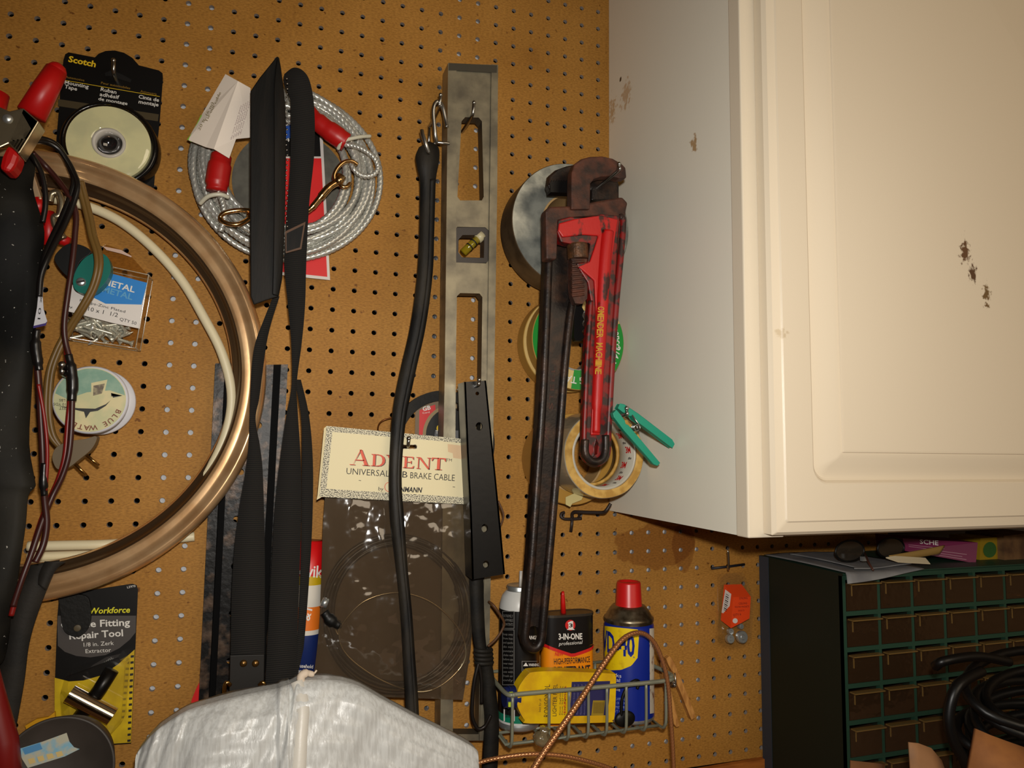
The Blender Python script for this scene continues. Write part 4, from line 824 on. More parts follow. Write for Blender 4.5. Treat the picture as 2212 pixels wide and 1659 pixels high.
web([(590, 640, .090), (570, 690, .086), (553, 735, .084), (545, 780, .082), (541, 850, .081), (539, 905, .080), (537, 960, .080), (530, 1020, .080), (518, 1090, .080), (506, 1190, .081), (500, 1300, .082), (498, 1430, .083), (495, 1500, .083)],
    [(604, 640, .088), (588, 690, .082), (577, 735, .078), (569, 790, .076), (560, 860, .076), (552, 905, .077), (561, 960, .079), (567, 1010, .080), (570, 1090, .080), (572, 1190, .081), (572, 1300, .082), (571, 1430, .083), (569, 1500, .083)])
g = M(); g.pp([(497, 1416), (571, 1414), (570, 1500), (495, 1502)], 0.0865, 0.0028, mat('strap_leather', (24, 21, 17), 0.55, spec=0.3)); g.build('end_piece', ws, bevel=0.0006)
for x in (526, 552): g = M(); g.lathe(P(x, 1433, 0.0866), (0, -1, 0), [(0.0001, 0.0022), (0.0026, 0.0018), (0.0036, 0.0004), (0.0036, -0.001)], mat('dull_brass', (120, 90, 50), 0.35, 0.9), 16); g.build('rivet', ws)
for x in (492, 566):
    g = M(); s_ = 1 if x > 520 else -1
    g.tube(cr(PP([(x-6*s_, 1480, .0905), (x+1*s_, 1474, .092), (x+6*s_, 1481, .092), (x+7*s_, 1500, .091), (x+6*s_, 1530, .09)]), 6), 0.0019, BRASS, 10); g.build('hook', ws, 'brass hook')
g = M(); g.pp([(616, 500), (660, 479), (651, 538), (617, 547)], 0.0895, 0.0022, mat('brown_edge', (84, 54, 28), 0.5)); g.pp([(619, 504), (656, 486), (648, 534), (619, 543)], 0.0900, 0.001, PAD); g.build('keeper_loop', ws)
hook('steel peg hook with a bright tip at the top of the webbing strap', 627, 175, 0.0575, 0.006, 0.0028)
g = M(); pts = PP([(620+3*math.sin(k*1.1), 168+k*10.5, 0.0935) for k in range(16)])
for k in range(30): c = P(619.5+1.5*math.sin(k*0.9), 170+k*11.0, 0.0945); g.ball(c, 0.0011, STEEL, 8)
tag(g.build('ball_chain'), 'thin steel ball chain hanging between the rubber pad and the webbing', 'chain')

# --- tube of sealant behind the brake cable packet
kt = root('sealant_tube', 'red white and blue sealant tube half hidden by the webbing and the cable packet', 'tube', P(660, 1490, 0.02))
g = M(); KR = mat('tube_red', (206, 16, 20), 0.4); KW = mat('tube_white', (214, 208, 196), 0.45); KB = mat('tube_blue', (22, 40, 96), 0.4)
A0, A1 = P(672, 1168, 0.022), P(652, 1500, 0.022); axk = (A1-A0).normalized(); Lk = (A1-A0).length; R_ = 0.0165
g.lathe(A0, axk, [(0.0001, 0, KR), (R_, 0, KR), (R_, Lk*0.22, MATS['yellow_card_bright']), (R_, Lk*0.28, KW), (R_, Lk*0.42, mat('label_orange', (226, 116, 30), 0.45)), (R_, Lk*0.57, KW), (R_, Lk*0.60, KB), (R_, Lk, KB), (0.0001, Lk)], KR, 40)
def tubemap(x, y):
    p = P(x, y, 0.0); v = (p-CAM).normalized(); o = CAM-A0; vd = v-axk*v.dot(axk); od = o-axk*o.dot(axk); a = vd.dot(vd); b = 2*vd.dot(od); c = od.dot(od)-(R_+0.0004)**2; dsc = b*b-4*a*c
    return CAM+v*((-b-math.sqrt(max(dsc, 0)))/(2*a))
g.txt('kwik', (642, 1244), (697, 1248), 26, tubemap, WINK, bold=0.02); g.txt('&T', (668, 1342), (676, 1310), 15, tubemap, WINK, bold=0.02); g.txt('household', (638, 1441), (676, 1444), 8, tubemap, WINK, bold=0.01); g.txt('caulking', (638, 1452), (676, 1455), 8, tubemap, WINK, bold=0.01)
g.build('body', kt)

# --- rubber belt and twist tie card behind the level
g = M(); cb = P(957, 958, 0.010); g.lathe(cb, (0, -1, 0), [(0.0535, -0.005), (0.0535, 0.005), (0.0660, 0.005), (0.0660, -0.005)], BLACKR, 72, close=True, smooth=False); tag(g.build('rubber_ring'), 'black rubber ring behind the level and the brake cable packet', 'ring')
g = M(); d = 0.0030; CARDG = mat('card_brown_grey', (120, 100, 76), 0.6)
g.pp([(898, 866), (1012, 860), (1016, 1040), (894, 1040)], d, 0.0006, CARDG); RED2 = mat('tube_red', (206, 16, 20), 0.4)
g.fp([(906, 886), (940, 874), (946, 946), (905, 948)], d+0.0002, RED2); T = on(d+0.0005)
g.fp([(x, y) for x, y in circ(975, 940, 62, 66, 40)], d+0.0003, mat('tan_ring', (150, 128, 90), 0.6)); g.fp(circ(975, 940, 55, 59, 40), d+0.0004, CARDK); g.fp(circ(951, 925, 8, 8), d+0.0006, YINK); g.txt('2', (948, 929), (954, 929), 7, on(d+0.0008), INK)
g.txt('GB', (914, 888), (931, 884), 9, T, WINK, bold=0.03); g.txt('Cord', (913, 894), (928, 892), 4, T, WINK); g.fp([(940, 930), (990, 930), (990, 960), (936, 960)], d+0.0005, mat('grey_band', (90, 90, 92), 0.5)); g.txt('Twist', (941, 937), (965, 937), 8, on(d+0.0008), WINK)
tag(g.build('twist_tie_card'), 'red and black hanging card of electrical ties behind the level', 'card')
g = M(); g.tube(cr(PP([(816, 932, .004), (818, 918, .012), (828, 908, .016), (846, 903, .016), (860, 905, .012)]), 6), 0.0010, mat('copper_wire', (120, 70, 30), 0.4, 0.6), 8); tag(g.build('wire_loop'), 'thin brown wire loop beside the rubber ring', 'wire')

# --- aluminium level
ALU = mat('worn_aluminium', (150, 142, 120), 0.42, 0.6, c2=(112, 106, 92), sc=34, lo=0.38, hi=0.66, bump=0.06, bsc=200)
ALUD = mat('grimy_aluminium', (78, 74, 64), 0.5, 0.5)
lv = root('spirit_level', 'long worn aluminium spirit level with cut out slots hanging upright', 'level', P(1005, 1600, 0.03))
g = M()
g.pp([(968, 136), (986, 137), (985, 800), (978, 1600), (951, 1600), (958, 940), (961, 800)], 0.048, 0.030, ALU); g.pp([(1062, 139), (1076, 140), (1074, 420), (1068, 800), (1060, 1250), (1053, 1600), (1036, 1600), (1046, 1250), (1053, 800)], 0.048, 0.030, ALU)
web_ = [(975, 137), (1068, 140), (1062, 800), (1054, 1250), (1046, 1600), (962, 1600), (966, 1200), (972, 800)]
hs = [rrect(0, 0, 1, 1, 0.1)]*0+[[(997, 262), (1005, 253), (1034, 254), (1041, 262), (1045, 425), (1041, 433), (994, 433), (988, 425)], [(978, 500), (988, 490), (1048, 491), (1058, 500), (1057, 560), (1050, 569), (984, 567), (977, 558)],
    [(987, 640), (994, 633), (1036, 634), (1042, 642), (1036, 1080), (1030, 1088), (986, 1088), (980, 1080)], [(978, 1330), (986, 1322), (1030, 1324), (1038, 1332), (1034, 1586), (974, 1586)]]
g.pp(web_, 0.0455, 0.018, ALU, hs, ALUD); g.pp([(970, 136), (1074, 141), (1073, 157), (985, 152), (969, 152)], 0.0484, 0.0006, ALUD); g.build('body', lv, bevel=0.0011)
g = M(); VF = mat('vial_frame', (58, 52, 48), 0.45)
g.pp(rrect(978, 491, 1057, 568, 9), 0.0445, 0.016, VF, [[(990, 517), (999, 507), (1040, 508), (1046, 515), (1045, 557), (998, 556), (990, 545)]]); vf_ = g.build('vial_frame', lv, bevel=0.001)
g = M(); g.tube(PP([(1000, 546, .040), (1036, 512, .040)]), 0.0050, clearmat('yellow_vial', (226, 210, 90), body=(190, 170, 40), haze=0.4, gloss=0.08), 16); g.build('vial', vf_, 'yellow vial')
g = M(); g.tube(PP([(1031, 517, .040), (1042, 507, .040)]), 0.0062, mat('vial_cap', (196, 186, 150), 0.4), 16); g.build('vial_cap', vf_)
g = M()
for s_ in (0.36, 0.62): a = P(1000+36*s_, 546-34*s_, .040); b = P(1002+36*s_, 544-34*s_, .040); g.tube([a, b], 0.0053, INK, 16)
g.build('vial_marks', vf_)
hook('steel peg hook through the top slot of the level', 1022, 246, 0.057, 0.013, leg=False)
g = M(); g.tube(PP([(1008, 352, .003), (1008, 353, .02)]), 0.0001, STEEL, 4) if False else None

# --- rubber tarp strap with S hooks
rs = root('tarp_strap', 'long black rubber tarp strap with a steel S hook left of the level', 'strap', P(890, 1540, 0.07))
g = M(); L = [(905, 318, .058), (899, 335, .058), (902, 358, .058), (908, 390, .056), (908, 440, .054), (907, 500, .054), (904, 570, .055), (897, 640, .056), (885, 715, .058), (870, 780, .060), (856, 845, .064), (848, 900, .068), (843, 980, .073), (841, 1050, .074), (845, 1130, .074), (857, 1230, .073), (866, 1320, .073), (872, 1420, .074), (876, 1500, .076), (878, 1560, .078)]
R2 = [(928, 305, .058), (947, 318, .058), (949, 345, .058), (942, 385, .056), (940, 440, .054), (938, 510, .054), (936, 575, .055), (929, 645, .056), (917, 720, .058), (902, 785, .060), (888, 850, .064), (878, 900, .068), (870, 980, .073), (868, 1050, .074), (874, 1130, .074), (881, 1230, .073), (890, 1320, .073), (897, 1420, .074), (903, 1500, .076), (906, 1560, .078)]
g.rib(PP(L), PP(R2), 0.006, mat('strap_rubber', (14, 12, 10), 0.55, spec=0.3, c2=(38, 33, 25), sc=20, stretch=(2, 2, 0.6), bump=0.12, bsc=160), 6)
g.rib(PP([(p[0]+(q[0]-p[0])*0.62, p[1]*0.38+q[1]*0.62, p[2]+0.0012) for p, q in zip(L[3:], R2[3:])]), PP([(q[0]-2, q[1], q[2]+0.0004) for p, q in zip(L[3:], R2[3:])]), 0.0012, MATS['strap_rubber'], 6)
g.build('strap_body', rs)
g = M(); g.tube(cr(PP([(926, 330, .062), (920, 312, .066), (913, 292, .066), (911, 282, .064)]), 6), 0.0026, STEEL, 10); g.tube(cr(PP([(926, 330, .062), (928, 322, .05), (940, 309, .05), (958, 309, .052), (970, 310, .051)]), 6), 0.0022, STEEL, 10)
g.tube(cr(PP([(943, 308, .051), (940, 290, .056), (936, 250, .060), (937, 230, .062), (943, 220, .062), (951, 222, .062), (957, 235, .062), (962, 258, .060), (965, 275, .060)]), 6), 0.0025, STEEL, 10); g.build('s_hook', rs, 'steel S hook')
hook('steel peg hook holding the S hook of the rubber tarp strap', 950, 228, 0.064, 0.012)

# --- bracket: black steel channel in front of the level
BS = mat('black_bracket', (9, 8, 7), 0.32, spec=0.5, bump=0.04, bsc=150); br_ = root('steel_bracket', 'black steel channel with holes leaning in front of the level', 'bracket', P(1040, 1250, 0.08))
g = M(); g.pp([(1003, 825), (1050, 822), (1060, 920), (1072, 1040), (1082, 1140), (1091, 1240), (1020, 1252), (1016, 1120), (1009, 980)], 0.088, 0.003, BS, [circ(1031, 850, 4), circ(1035, 921, 7.5, 9), circ(1047, 1141, 7, 9), circ(1050, 1219, 6.5, 8)])
f = PP([(1003, 825), (1009, 980), (1016, 1120), (1020, 1252)], 0.088); g.grid([f, [p+V((0, 0.030, 0)) for p in f]], BS, False, (0.002, 0, 0)); f = PP([(1050, 822), (1072, 1040), (1091, 1240)], 0.088); g.grid([f, [p+V((0, 0.026, 0)) for p in f]], BS, False, (-0.002, 0, 0))
g.build('channel', br_, bevel=0.0005)
hook('steel peg hook with a round tip at the top of the black bracket', 1034, 832, 0.098, 0.006, 0.0022)

# --- brake cable packet
ad = root('brake_cable_packet', 'clear bag with a cream printed header card behind the rubber tarp strap', 'packet', P(850, 1500, 0.05))
d = 0.0600; g = M()
def speck():
    m = mat('speckled_border', (222, 214, 184), 0.6); nt = m.node_tree; b = nt.nodes['Principled BSDF']; tc = nt.nodes.new('ShaderNodeTexCoord'); n = nt.nodes.new('ShaderNodeTexNoise'); n.inputs['Scale'].default_value = 900; n.inputs['Detail'].default_value = 2
    rp = nt.nodes.new('ShaderNodeValToRGB'); rp.color_ramp.interpolation = 'CONSTANT'; rp.color_ramp.elements[0].color = rgb((44, 40, 38)); rp.color_ramp.elements[1].position = 0.47; rp.color_ramp.elements[1].color = rgb((222, 214, 184))
    nt.links.new(tc.outputs['Object'], n.inputs['Vector']); nt.links.new(n.outputs['Fac'], rp.inputs[0]); nt.links.new(rp.outputs[0], b.inputs['Base Color']); return m
g.pp([(706, 920), (1010, 949), (1016, 1090), (690, 1073)], d, 0.0006, speck(), [[(p[0], p[1]) for p in rrect(868, 961, 900, 969, 3.5)]])
CR2 = mat('header_cream', (230, 218, 176), 0.6)
hole = [(p[0], p[1]) for p in rrect(867, 960, 901, 970, 3.5)]
g.prism(PP([(718, 933), (1009, 958), (1014, 1075), (705, 1056)], d+0.0002), (0, 0.0001, 0), CR2, [PP(hole, d+0.0002)])
T = on(d+0.0005); AR = mat('coral_ink', (222, 92, 66), 0.6); AS = mat('grey_ink', (70, 60, 56), 0.6)
# serif capitals drawn as strokes in a 0..1 box
SER = {'A': [[(.02, 0), (.12, .02), (.50, 1), (.56, 1), (.12, 0)], [(.44, 1), (.58, 1), (.96, 0), (.76, 0)], [(.22, .30), (.74, .30), (.72, .36), (.25, .36)], [(-.05, 0), (.25, 0), (.25, .04), (-.05, .04)], [(.64, 0), (1.04, 0), (1.04, .04), (.64, .04)]],
 'D': [[(.12, 0), (.30, 0), (.30, 1), (.12, 1)], [(0, 0), (.5, 0), (.5, .06), (0, .06)], [(0, .94), (.5, .94), (.5, 1), (0, 1)], [(.45, 0), (.70, .04), (.88, .18), (.97, .38), (.97, .62), (.88, .82), (.70, .96), (.45, 1), (.45, .94), (.62, .88), (.74, .74), (.78, .5), (.74, .26), (.62, .12), (.45, .06)]],
 'V': [[(.02, 1), (.24, 1), (.58, .2), (.52, 0), (.46, 0)], [(.5, 0), (.56, .12), (.90, 1), (.82, 1)], [(-.05, .95), (.34, .95), (.34, 1), (-.05, 1)], [(.68, .95), (1.02, .95), (1.02, 1), (.68, 1)]],
 'E': [[(.12, 0), (.32, 0), (.32, 1), (.12, 1)], [(0, 0), (.86, 0), (.93, .26), (.86, .2), (.72, .07), (0, .07)], [(0, .93), (.70, .93), (.82, .76), (.86, .76), (.84, 1), (0, 1)], [(.3, .48), (.6, .48), (.66, .38), (.69, .38), (.69, .66), (.66, .66), (.6, .55), (.3, .55)]],
 'N': [[(.10, 0), (.16, 0), (.16, 1), (.10, 1)], [(.10, 1), (.28, 1), (.90, .06), (.90, 0), (.80, 0)], [(.84, 0), (.90, 0), (.90, 1), (.84, 1)], [(0, 0), (.28, 0), (.28, .05), (0, .05)], [(-.04, .95), (.2, .95), (.2, 1), (-.04, 1)], [(.72, .95), (1.0, .95), (1.0, 1), (.72, 1)]],
 'T': [[(.40, 0), (.60, 0), (.60, 1), (.40, 1)], [(.26, 0), (.74, 0), (.74, .05), (.26, .05)], [(0, .72), (.05, .72), (.14, .92), (.86, .92), (.95, .72), (1, .72), (.98, 1), (.02, 1)]]}
def serif(ch, p0, p1, h, dx=0, dy=0, m=AR, dd=0.0005):
    e = V((p1[0]-p0[0], p1[1]-p0[1])); up = V((e.y, -e.x)).normalized()*h
    for poly in SER[ch]: g.flat([P(p0[0]+dx+e.x*a+up.x*b, p0[1]+dy+e.y*a+up.y*b, d+dd) for a, b in poly], m)
for ch, x0, x1, h in (('A', 757, 797, 34), ('D', 801, 832, 26), ('V', 834, 868, 26), ('E', 870, 896, 25), ('N', 899, 930, 25), ('T', 931, 962, 26)):
    y0, y1 = 1004+(x0-757)*0.058, 1004+(x1-757)*0.058
    serif(ch, (x0, y0), (x1, y1), h, 1.5, 1.0, AS, 0.0004); serif(ch, (x0, y0), (x1, y1), h)
g.txt('TM', (963, 996), (976, 997), 6, T, AS); g.txt('UNIVERSAL', (748, 1024), (841, 1030), 14, T, INK, bold=-0.004); g.txt('R/B', (848, 1030), (880, 1032), 14, T, INK); g.txt('BRAKE CABLE', (886, 1033), (982, 1039), 14, T, INK, bold=-0.004)
g.txt('by', (817, 1059), (828, 1060), 8, T, INK); g.txt('WEINMANN', (842, 1061), (912, 1064), 11, T, INK, bold=0.03, shear=0.2)
rg = circ(840, 1052, 9.5, 10.5, 24); ri = circ(840, 1052, 8.2, 9.2, 24)
g.prism(PP(rg, d+0.0006), (0, 0.0002, 0), AR, [PP(ri, d+0.0006)])
g.fp([(967, 959), (1000, 963), (999, 992), (979, 989), (978, 979), (968, 976)], d+0.0006, mat('old_sticker', (222, 190, 150), 0.7)); g.fp([(1003, 990), (1009, 990), (1009, 1006), (1004, 1009), (1002, 1002), (1005, 998)], d+0.0006, mat('rust', (150, 84, 20), 0.7))
for x, y in ((775, 1037), (978, 1051)): g.fp([(x, y), (x+5, y+0.6), (x+5, y+1.8), (x, y+1.2)], d+0.0006, AS)
g.pp([(700, 925), (706, 920), (696, 1073), (684, 1080), (686, 1070)], d-0.002, 0.0006, CREAM)
g.build('header_card', ad)
BAG = clearmat('bag_film', (225, 215, 200), body=(104, 90, 74), haze=0.26, gloss=0.10, r=0.10, bump=0.9, bsc=38)
g = M(); rows = []
bl = [(702, 1070), (697, 1150), (694, 1250), (691, 1330), (684, 1410), (674, 1480), (672, 1500)]; brr = [(1014, 1082), (1011, 1150), (1012, 1220), (1022, 1300), (1018, 1390), (1008, 1460), (1000, 1512)]
A_, B_ = cr([V((*p, 0)) for p in bl], 7), cr([V((*p, 0)) for p in brr], 7)
for i, (a, b) in enumerate(zip(A_, B_)):
    v_ = i/(len(A_)-1); row = []
    for k in range(41):
        u = k/40; x = a.x+(b.x-a.x)*u; y = a.y+(b.y-a.y)*u
        dd = 0.0520+0.009*math.sin(math.pi*u)**0.6*math.sin(math.pi*min(1, v_*1.02+0.03))**0.5+0.0032*noise.noise(V((x*0.022, y*0.009, 1.3)))*(1-0.3*v_)+0.0016*noise.noise(V((x*0.06, y*0.03, 7.3)))
        row.append(P(x, y, dd))
    rows.append(row)
g.grid(rows, BAG); g.build('bag', ad, 'clear plastic bag')
g = M(); g.grid([[P(p.x, p.y, 0.0425) for p in (A_[i], A_[i].lerp(B_[i], 0.5), B_[i])] for i in range(len(A_))], clearmat('bag_film_back', (205, 192, 172), body=(92, 79, 64), haze=0.9, gloss=0.02, r=0.3)); g.build('bag_back', ad, 'back of the clear bag')
bc_ = root('brake_cable', 'coiled grey brake cable with a thin steel wire inside the clear bag', 'cable', P(860, 1495, 0.048))
g = M(); pts = []
for k in range(5*48): a = 2*math.pi*k/48+2.6; t = k/240; x = 858+(150-16*math.sin(t*9))*math.cos(a)+4*math.sin(t*21); y = 1325+(158-10*math.sin(t*7+1))*-math.sin(a)+5*math.sin(t*17); pts.append(P(x, y, 0.0475+0.0022*math.sin(t*30)))
g.tube(pts, 0.0022, mat('cable_housing', (34, 30, 28), 0.35), 9); g.build('housing', bc_)
g = M(); pp_ = [(716, 1330, .0515), (730, 1370, .0525), (745, 1340, .0535), (790, 1297, .0545), (860, 1280, .055), (930, 1300, .0545), (985, 1350, .0535), (1006, 1400, .0525), (996, 1440, .0525), (950, 1482, .0535), (900, 1494, .054), (830, 1472, .0545), (765, 1430, .0535), (736, 1392, .0525), (733, 1350, .0515)]
g.tube(cr(PP(pp_), 8), 0.0010, mat('steel_strand', (200, 184, 150), 0.25, 0.9), 8); g.build('inner_wire', bc_)
g = M(); g.tube(PP([(695, 1300, .054), (707, 1304, .054)]), 0.0052, ZINC, 16); g.build('end_barrel', bc_); g = M(); g.tube(cr(PP([(700, 1322, .0525), (712, 1338, .053), (730, 1350, .053), (738, 1352, .053)]), 5), [0.0052, 0.0068, 0.0052, 0.003], BLACKP, 14); g.build('boot', bc_)
hook('steel peg hook through the slot of the cream header card', 882, 964, 0.0640, 0.009, 0.0022)

# --- second rubber strap with a dark hook at lower middle
ls = root('bungee_strap', 'black rubber strap with a dark wire hook below the black bracket', 'strap', P(1055, 1660, 0.055))
g = M(); g.rib(PP([(1016, 1240, .058), (1019, 1320, .058), (1026, 1390, .058), (1032, 1415, .058)]), PP([(1044, 1240, .058), (1046, 1320, .058), (1050, 1390, .058), (1058, 1415, .058)]), 0.008, BLACKR, 6)
g.rib(PP([(1032, 1412, .060), (1042, 1450, .058), (1046, 1510, .057), (1050, 1560, .056), (1047, 1620, .056), (1042, 1700, .056)]), PP([(1058, 1412, .060), (1066, 1450, .058), (1074, 1510, .057), (1078, 1560, .056), (1077, 1620, .056), (1072, 1700, .056)]), 0.008, BLACKR, 6); g.build('strap_body', ls)
g = M()
for k in range(4): g.tube([P(1044+17*math.cos(t)+k*0.6, 1404+k*9+3*math.sin(t)*1.0, 0.057+0.007*math.sin(t)) for t in [2*math.pi*i/20 for i in range(20)]], 0.0026, BLACKR, 8, closed=True)
g.build('binding', ls)
g = M(); g.tube(cr(PP([(1034, 1432, .062), (1025, 1470, .063), (1020, 1520, .063), (1021, 1552, .063), (1032, 1574, .063), (1046, 1570, .063), (1055, 1556, .064), (1060, 1545, .064)]), 6), 0.0022, mat('dark_steel_wire', (48, 44, 42), 0.4, 0.8), 10); g.tube(cr(PP([(1034, 1432, .062), (1040, 1470, .062), (1040, 1520, .062)]), 6), 0.0020, MATS['dark_steel_wire'], 10); g.build('hook', ls)
g = M(); g.tube(cr(PP([(1056, 1300, .056), (1066, 1308, .066), (1080, 1328, .066), (1089, 1345, .064), (1084, 1362, .063), (1070, 1382, .064), (1054, 1396, .0665)]), 6), 0.0016, mat('brown_lace', (86, 54, 26), 0.6), 8); tag(g.build('leather_lace'), 'thin brown lace looped beside the rubber strap below the bracket', 'lace')
g = M(); g.tube(cr(PP([(1076, 1082, .060), (1086, 1105, .062), (1087, 1120, .062), (1080, 1138, .060)]), 6), 0.0012, MATS['brown_lace'], 8); tag(g.build('wire_tie'), 'small brown wire loop at the right edge of the black bracket', 'wire')

# --- white woven sack in the foreground
SACK = mat('woven_white_poly', (202, 204, 202), 0.36, c2=(186, 187, 184), sc=40, stretch=(9, 9, 0.5), bump=0.16, bsc=60, spec=0.6); nt = SACK.node_tree
top = [(292, 1640), (299, 1622), (332, 1583), (372, 1553), (412, 1531), (470, 1514), (540, 1497), (600, 1485), (626, 1477), (650, 1469), (720, 1468), (772, 1480), (832, 1513), (900, 1550), (960, 1580), (1028, 1618), (1029, 1640)]
TP = cr([V((x, y, 0)) for x, y in top], 10); g = M(); rows = []; n = len(TP)
for r in range(41):
    v_ = (r/40)**1.3; row = []
    for i, p in enumerate(TP):
        u = i/(n-1); y = p.y+(1860-p.y)*v_; xx = p.x+(650-p.x)*(-0.04*v_)
        dd = 0.128+0.055*math.sin(math.pi*u)**0.7*(v_**0.55)+0.0040*noise.noise(V((u*16+v_*2, v_*1.5, 0.4)))+0.0022*noise.noise(V((u*46+v_*9, v_*1.2, 4.4)))+0.0016*noise.noise(V((u*9, v_*26, 9.4)))+0.006*noise.noise(V((u*5, v_*3, 2.2)))*min(1, v_*4+0.2)+(0.006 if 0.44 < u < 0.50 else 0.0)*(1-v_)
        row.append(P(xx, y, dd))
    rows.append(row)
back = [[V((p.x, min(-0.105 if r else 9, p.y+0.0004+0.05*min(1, r/3)), p.z)) for p in row] for r, row in enumerate(rows)]
sk = root('woven_sack', 'white woven plastic sack standing in the foreground at the bottom', 'sack', P(650, 1800, 0.13))
g.grid(rows, SACK, True); g.grid([list(reversed(r)) for r in back], SACK, True)
for e in (0, -1): g.add([q for r_, b_ in zip(rows, back) for q in (r_[e], b_[e])], [(2*i, 2*i+1, 2*i+3, 2*i+2) for i in range(40)], SACK)
g.build('sack_body', sk)
g = M(); g.rib(PP([(628, 1476, .1335), (640, 1520, .1475), (636, 1600, .1605), (628, 1700, .1715)]), PP([(652, 1466, .1335), (668, 1520, .1475), (664, 1600, .1605), (660, 1700, .1715)]), 0.0012, mat('sack_seam', (210, 206, 196), 0.4, bump=0.1, bsc=200), 8); g.build('seam', sk, 'folded seam of the sack')
g = M(); g.tube(cr(PP([(652, 1478, .130), (650, 1462, .130), (662, 1454, .128), (676, 1456, .126), (684, 1448, .124)]), 5), [0.004, 0.0042, 0.003, 0.001], mat('sack_thread', (214, 196, 176), 0.7), 8); g.build('loose_end', sk)
# ------------------------------------------------------------------ right part of the board: tape rolls, wrenches, basket
def roll(name, label, cx, cz, ro, ri, y0, y1, face, side, core, cat='tape roll', group=None):
    b = root(name, label, cat, (cx, -(y0+y1)/2, cz-ro), group); o = (cx, 0, cz); rcw = min(0.0025, (ro-ri)*0.3)
    g = M(); g.lathe(o, (0, -1, 0), [(ri+rcw, y0, face), (ri+rcw, y1, face), (ro-0.0008, y1, side), (ro, y1-0.0008, side), (ro, y0+0.0008, side), (ro-0.0008, y0, face)], face, 96, close=True, smooth=False)
    w_ = g.build('tape', b)
    g = M(); g.lathe(o, (0, -1, 0), [(ri, y0+0.0003), (ri, y1-0.0003), (ri+rcw-0.0001, y1-0.0003), (ri+rcw-0.0001, y0+0.0003)], core, 72, close=True, smooth=False); g.build('core', b)
    return b
# duct tape
DUCT = mat('silver_duct_face', (176, 178, 168), 0.28, 0.5, c2=(120, 124, 120), sc=46, lo=0.35, hi=0.65, bump=0.18, bsc=70); DSIDE = mat('duct_side', (92, 74, 52), 0.45, c2=(66, 52, 36), sc=30); BCORE = mat('tan_core', (176, 142, 92), 0.7)
roll('duct_tape_roll', 'large silver duct tape roll behind the two pipe wrenches', 0.4405, 1.6630, 0.0805, 0.0385, 0.018, 0.066, DUCT, DSIDE, BCORE)
# masking tape pair
MASK = mat('masking_cream', (214, 186, 120), 0.6, c2=(204, 172, 104), sc=30); MSIDE = mat('masking_side', (176, 136, 62), 0.55); GRN = mat('label_green', (16, 140, 44), 0.45)
roll('masking_tape_roll', 'tan masking tape roll behind the roll with the green label', 0.4535, 1.5165, 0.0640, 0.0365, 0.004, 0.028, MASK, MSIDE, mat('grey_core', (150, 146, 140), 0.6))
mr = roll('masking_tape_roll', 'cream masking tape roll with a green printed label behind the red pipe wrench', 0.4570, 1.5175, 0.0640, 0.0375, 0.0300, 0.052, MASK, MSIDE, mat('grey_core', (150, 146, 140), 0.6))
g = M(); mo = V((0.4570, -0.0523, 1.5175))
def arcband(a0, a1, ri, ro, m, e=0.0, n=20):
    A = [math.radians(a0+(a1-a0)*k/n) for k in range(n+1)]
    for k in range(n): g.flat([mo+V((r*math.cos(a), -e, r*math.sin(a))) for r, a in ((ri, A[k]), (ro, A[k]), (ro, A[k+1]), (ri, A[k+1]))], m)
arcband(-100, 24, 0.0385, 0.0632, GRN); arcband(140, 220, 0.0385, 0.0632, GRN)
def arctext(s, amid, r, h, m, flip=1, e=0.0004):
    vs, fs, x0, x1 = glyphs(s, 0.015); out = []; sc_ = h/0.72
    for v in vs:
        a = math.radians(amid)-flip*((v[0]-(x0+x1)/2)*sc_)/r; rr = r+flip*(v[1]-0.36)*sc_; out.append(mo+V((rr*math.cos(a), -e, rr*math.sin(a))))
    g.add(out, fs, m)
arctext('manco', 8, 0.0560, 0.0085, WINK); arctext('3/4 IN', -22, 0.0545, 0.0095, WINK); arctext('MASKING TAPE', -78, 0.0520, 0.0090, WINK); arctext('manco', 188, 0.0540, 0.0070, MATS['tag_green'])
arcband(0, 17, 0.0455, 0.0475, mat('label_orange', (226, 116, 30), 0.45), 0.0004); arcband(0, 17, 0.0475, 0.0492, YINK, 0.0004)
arctext('GENERAL PURPOSE', -34, 0.0465, 0.0035, MATS['tag_green'])
g.build('label', mr, 'green printed ring label')
# packing tape pair
PTAN = mat('packing_tan', (206, 164, 84), 0.55, c2=(178, 134, 58), sc=90); PCL = mat('packing_side', (168, 158, 136), 0.25, c2=(140, 130, 110), sc=14, coat=0.4)
roll('packing_tape_roll', 'tan packing tape roll nearest the board, left of the 3M printed roll'.replace('3M printed', 'clear'), 0.4560, 1.3660, 0.0585, 0.0390, 0.004, 0.038, mat('packing_amber', (176, 132, 56), 0.4), mat('packing_amber_side', (160, 116, 48), 0.3, coat=0.3), BCORE)
pr = root('packing_tape_roll', 'clear packing tape roll with red print inside its core, behind the red wrench handle', 'tape roll', (0.468, -0.075, 1.318))
po = V((0.4685, 0, 1.3728)); y0, y1 = 0.045, 0.104
g = M(); g.lathe(po, (0, -1, 0), [(0.0425, y0), (0.0425, y1, PTAN), (0.0450, y1+0.0004, PTAN), (0.0520, y1, PCL), (0.0528, y1-0.001, PCL), (0.0528, y0, PCL)], PTAN, 72, close=True, smooth=False, wob=0.02); g.build('tape', pr)
g = M(); CI = mat('core_print_white', (188, 182, 166), 0.35); g.lathe(po, (0, -1, 0), [(0.0395, y0), (0.0395, y1-0.0006), (0.0424, y1-0.0006), (0.0424, y0)], CI, 72, close=True); g.build('core', pr)
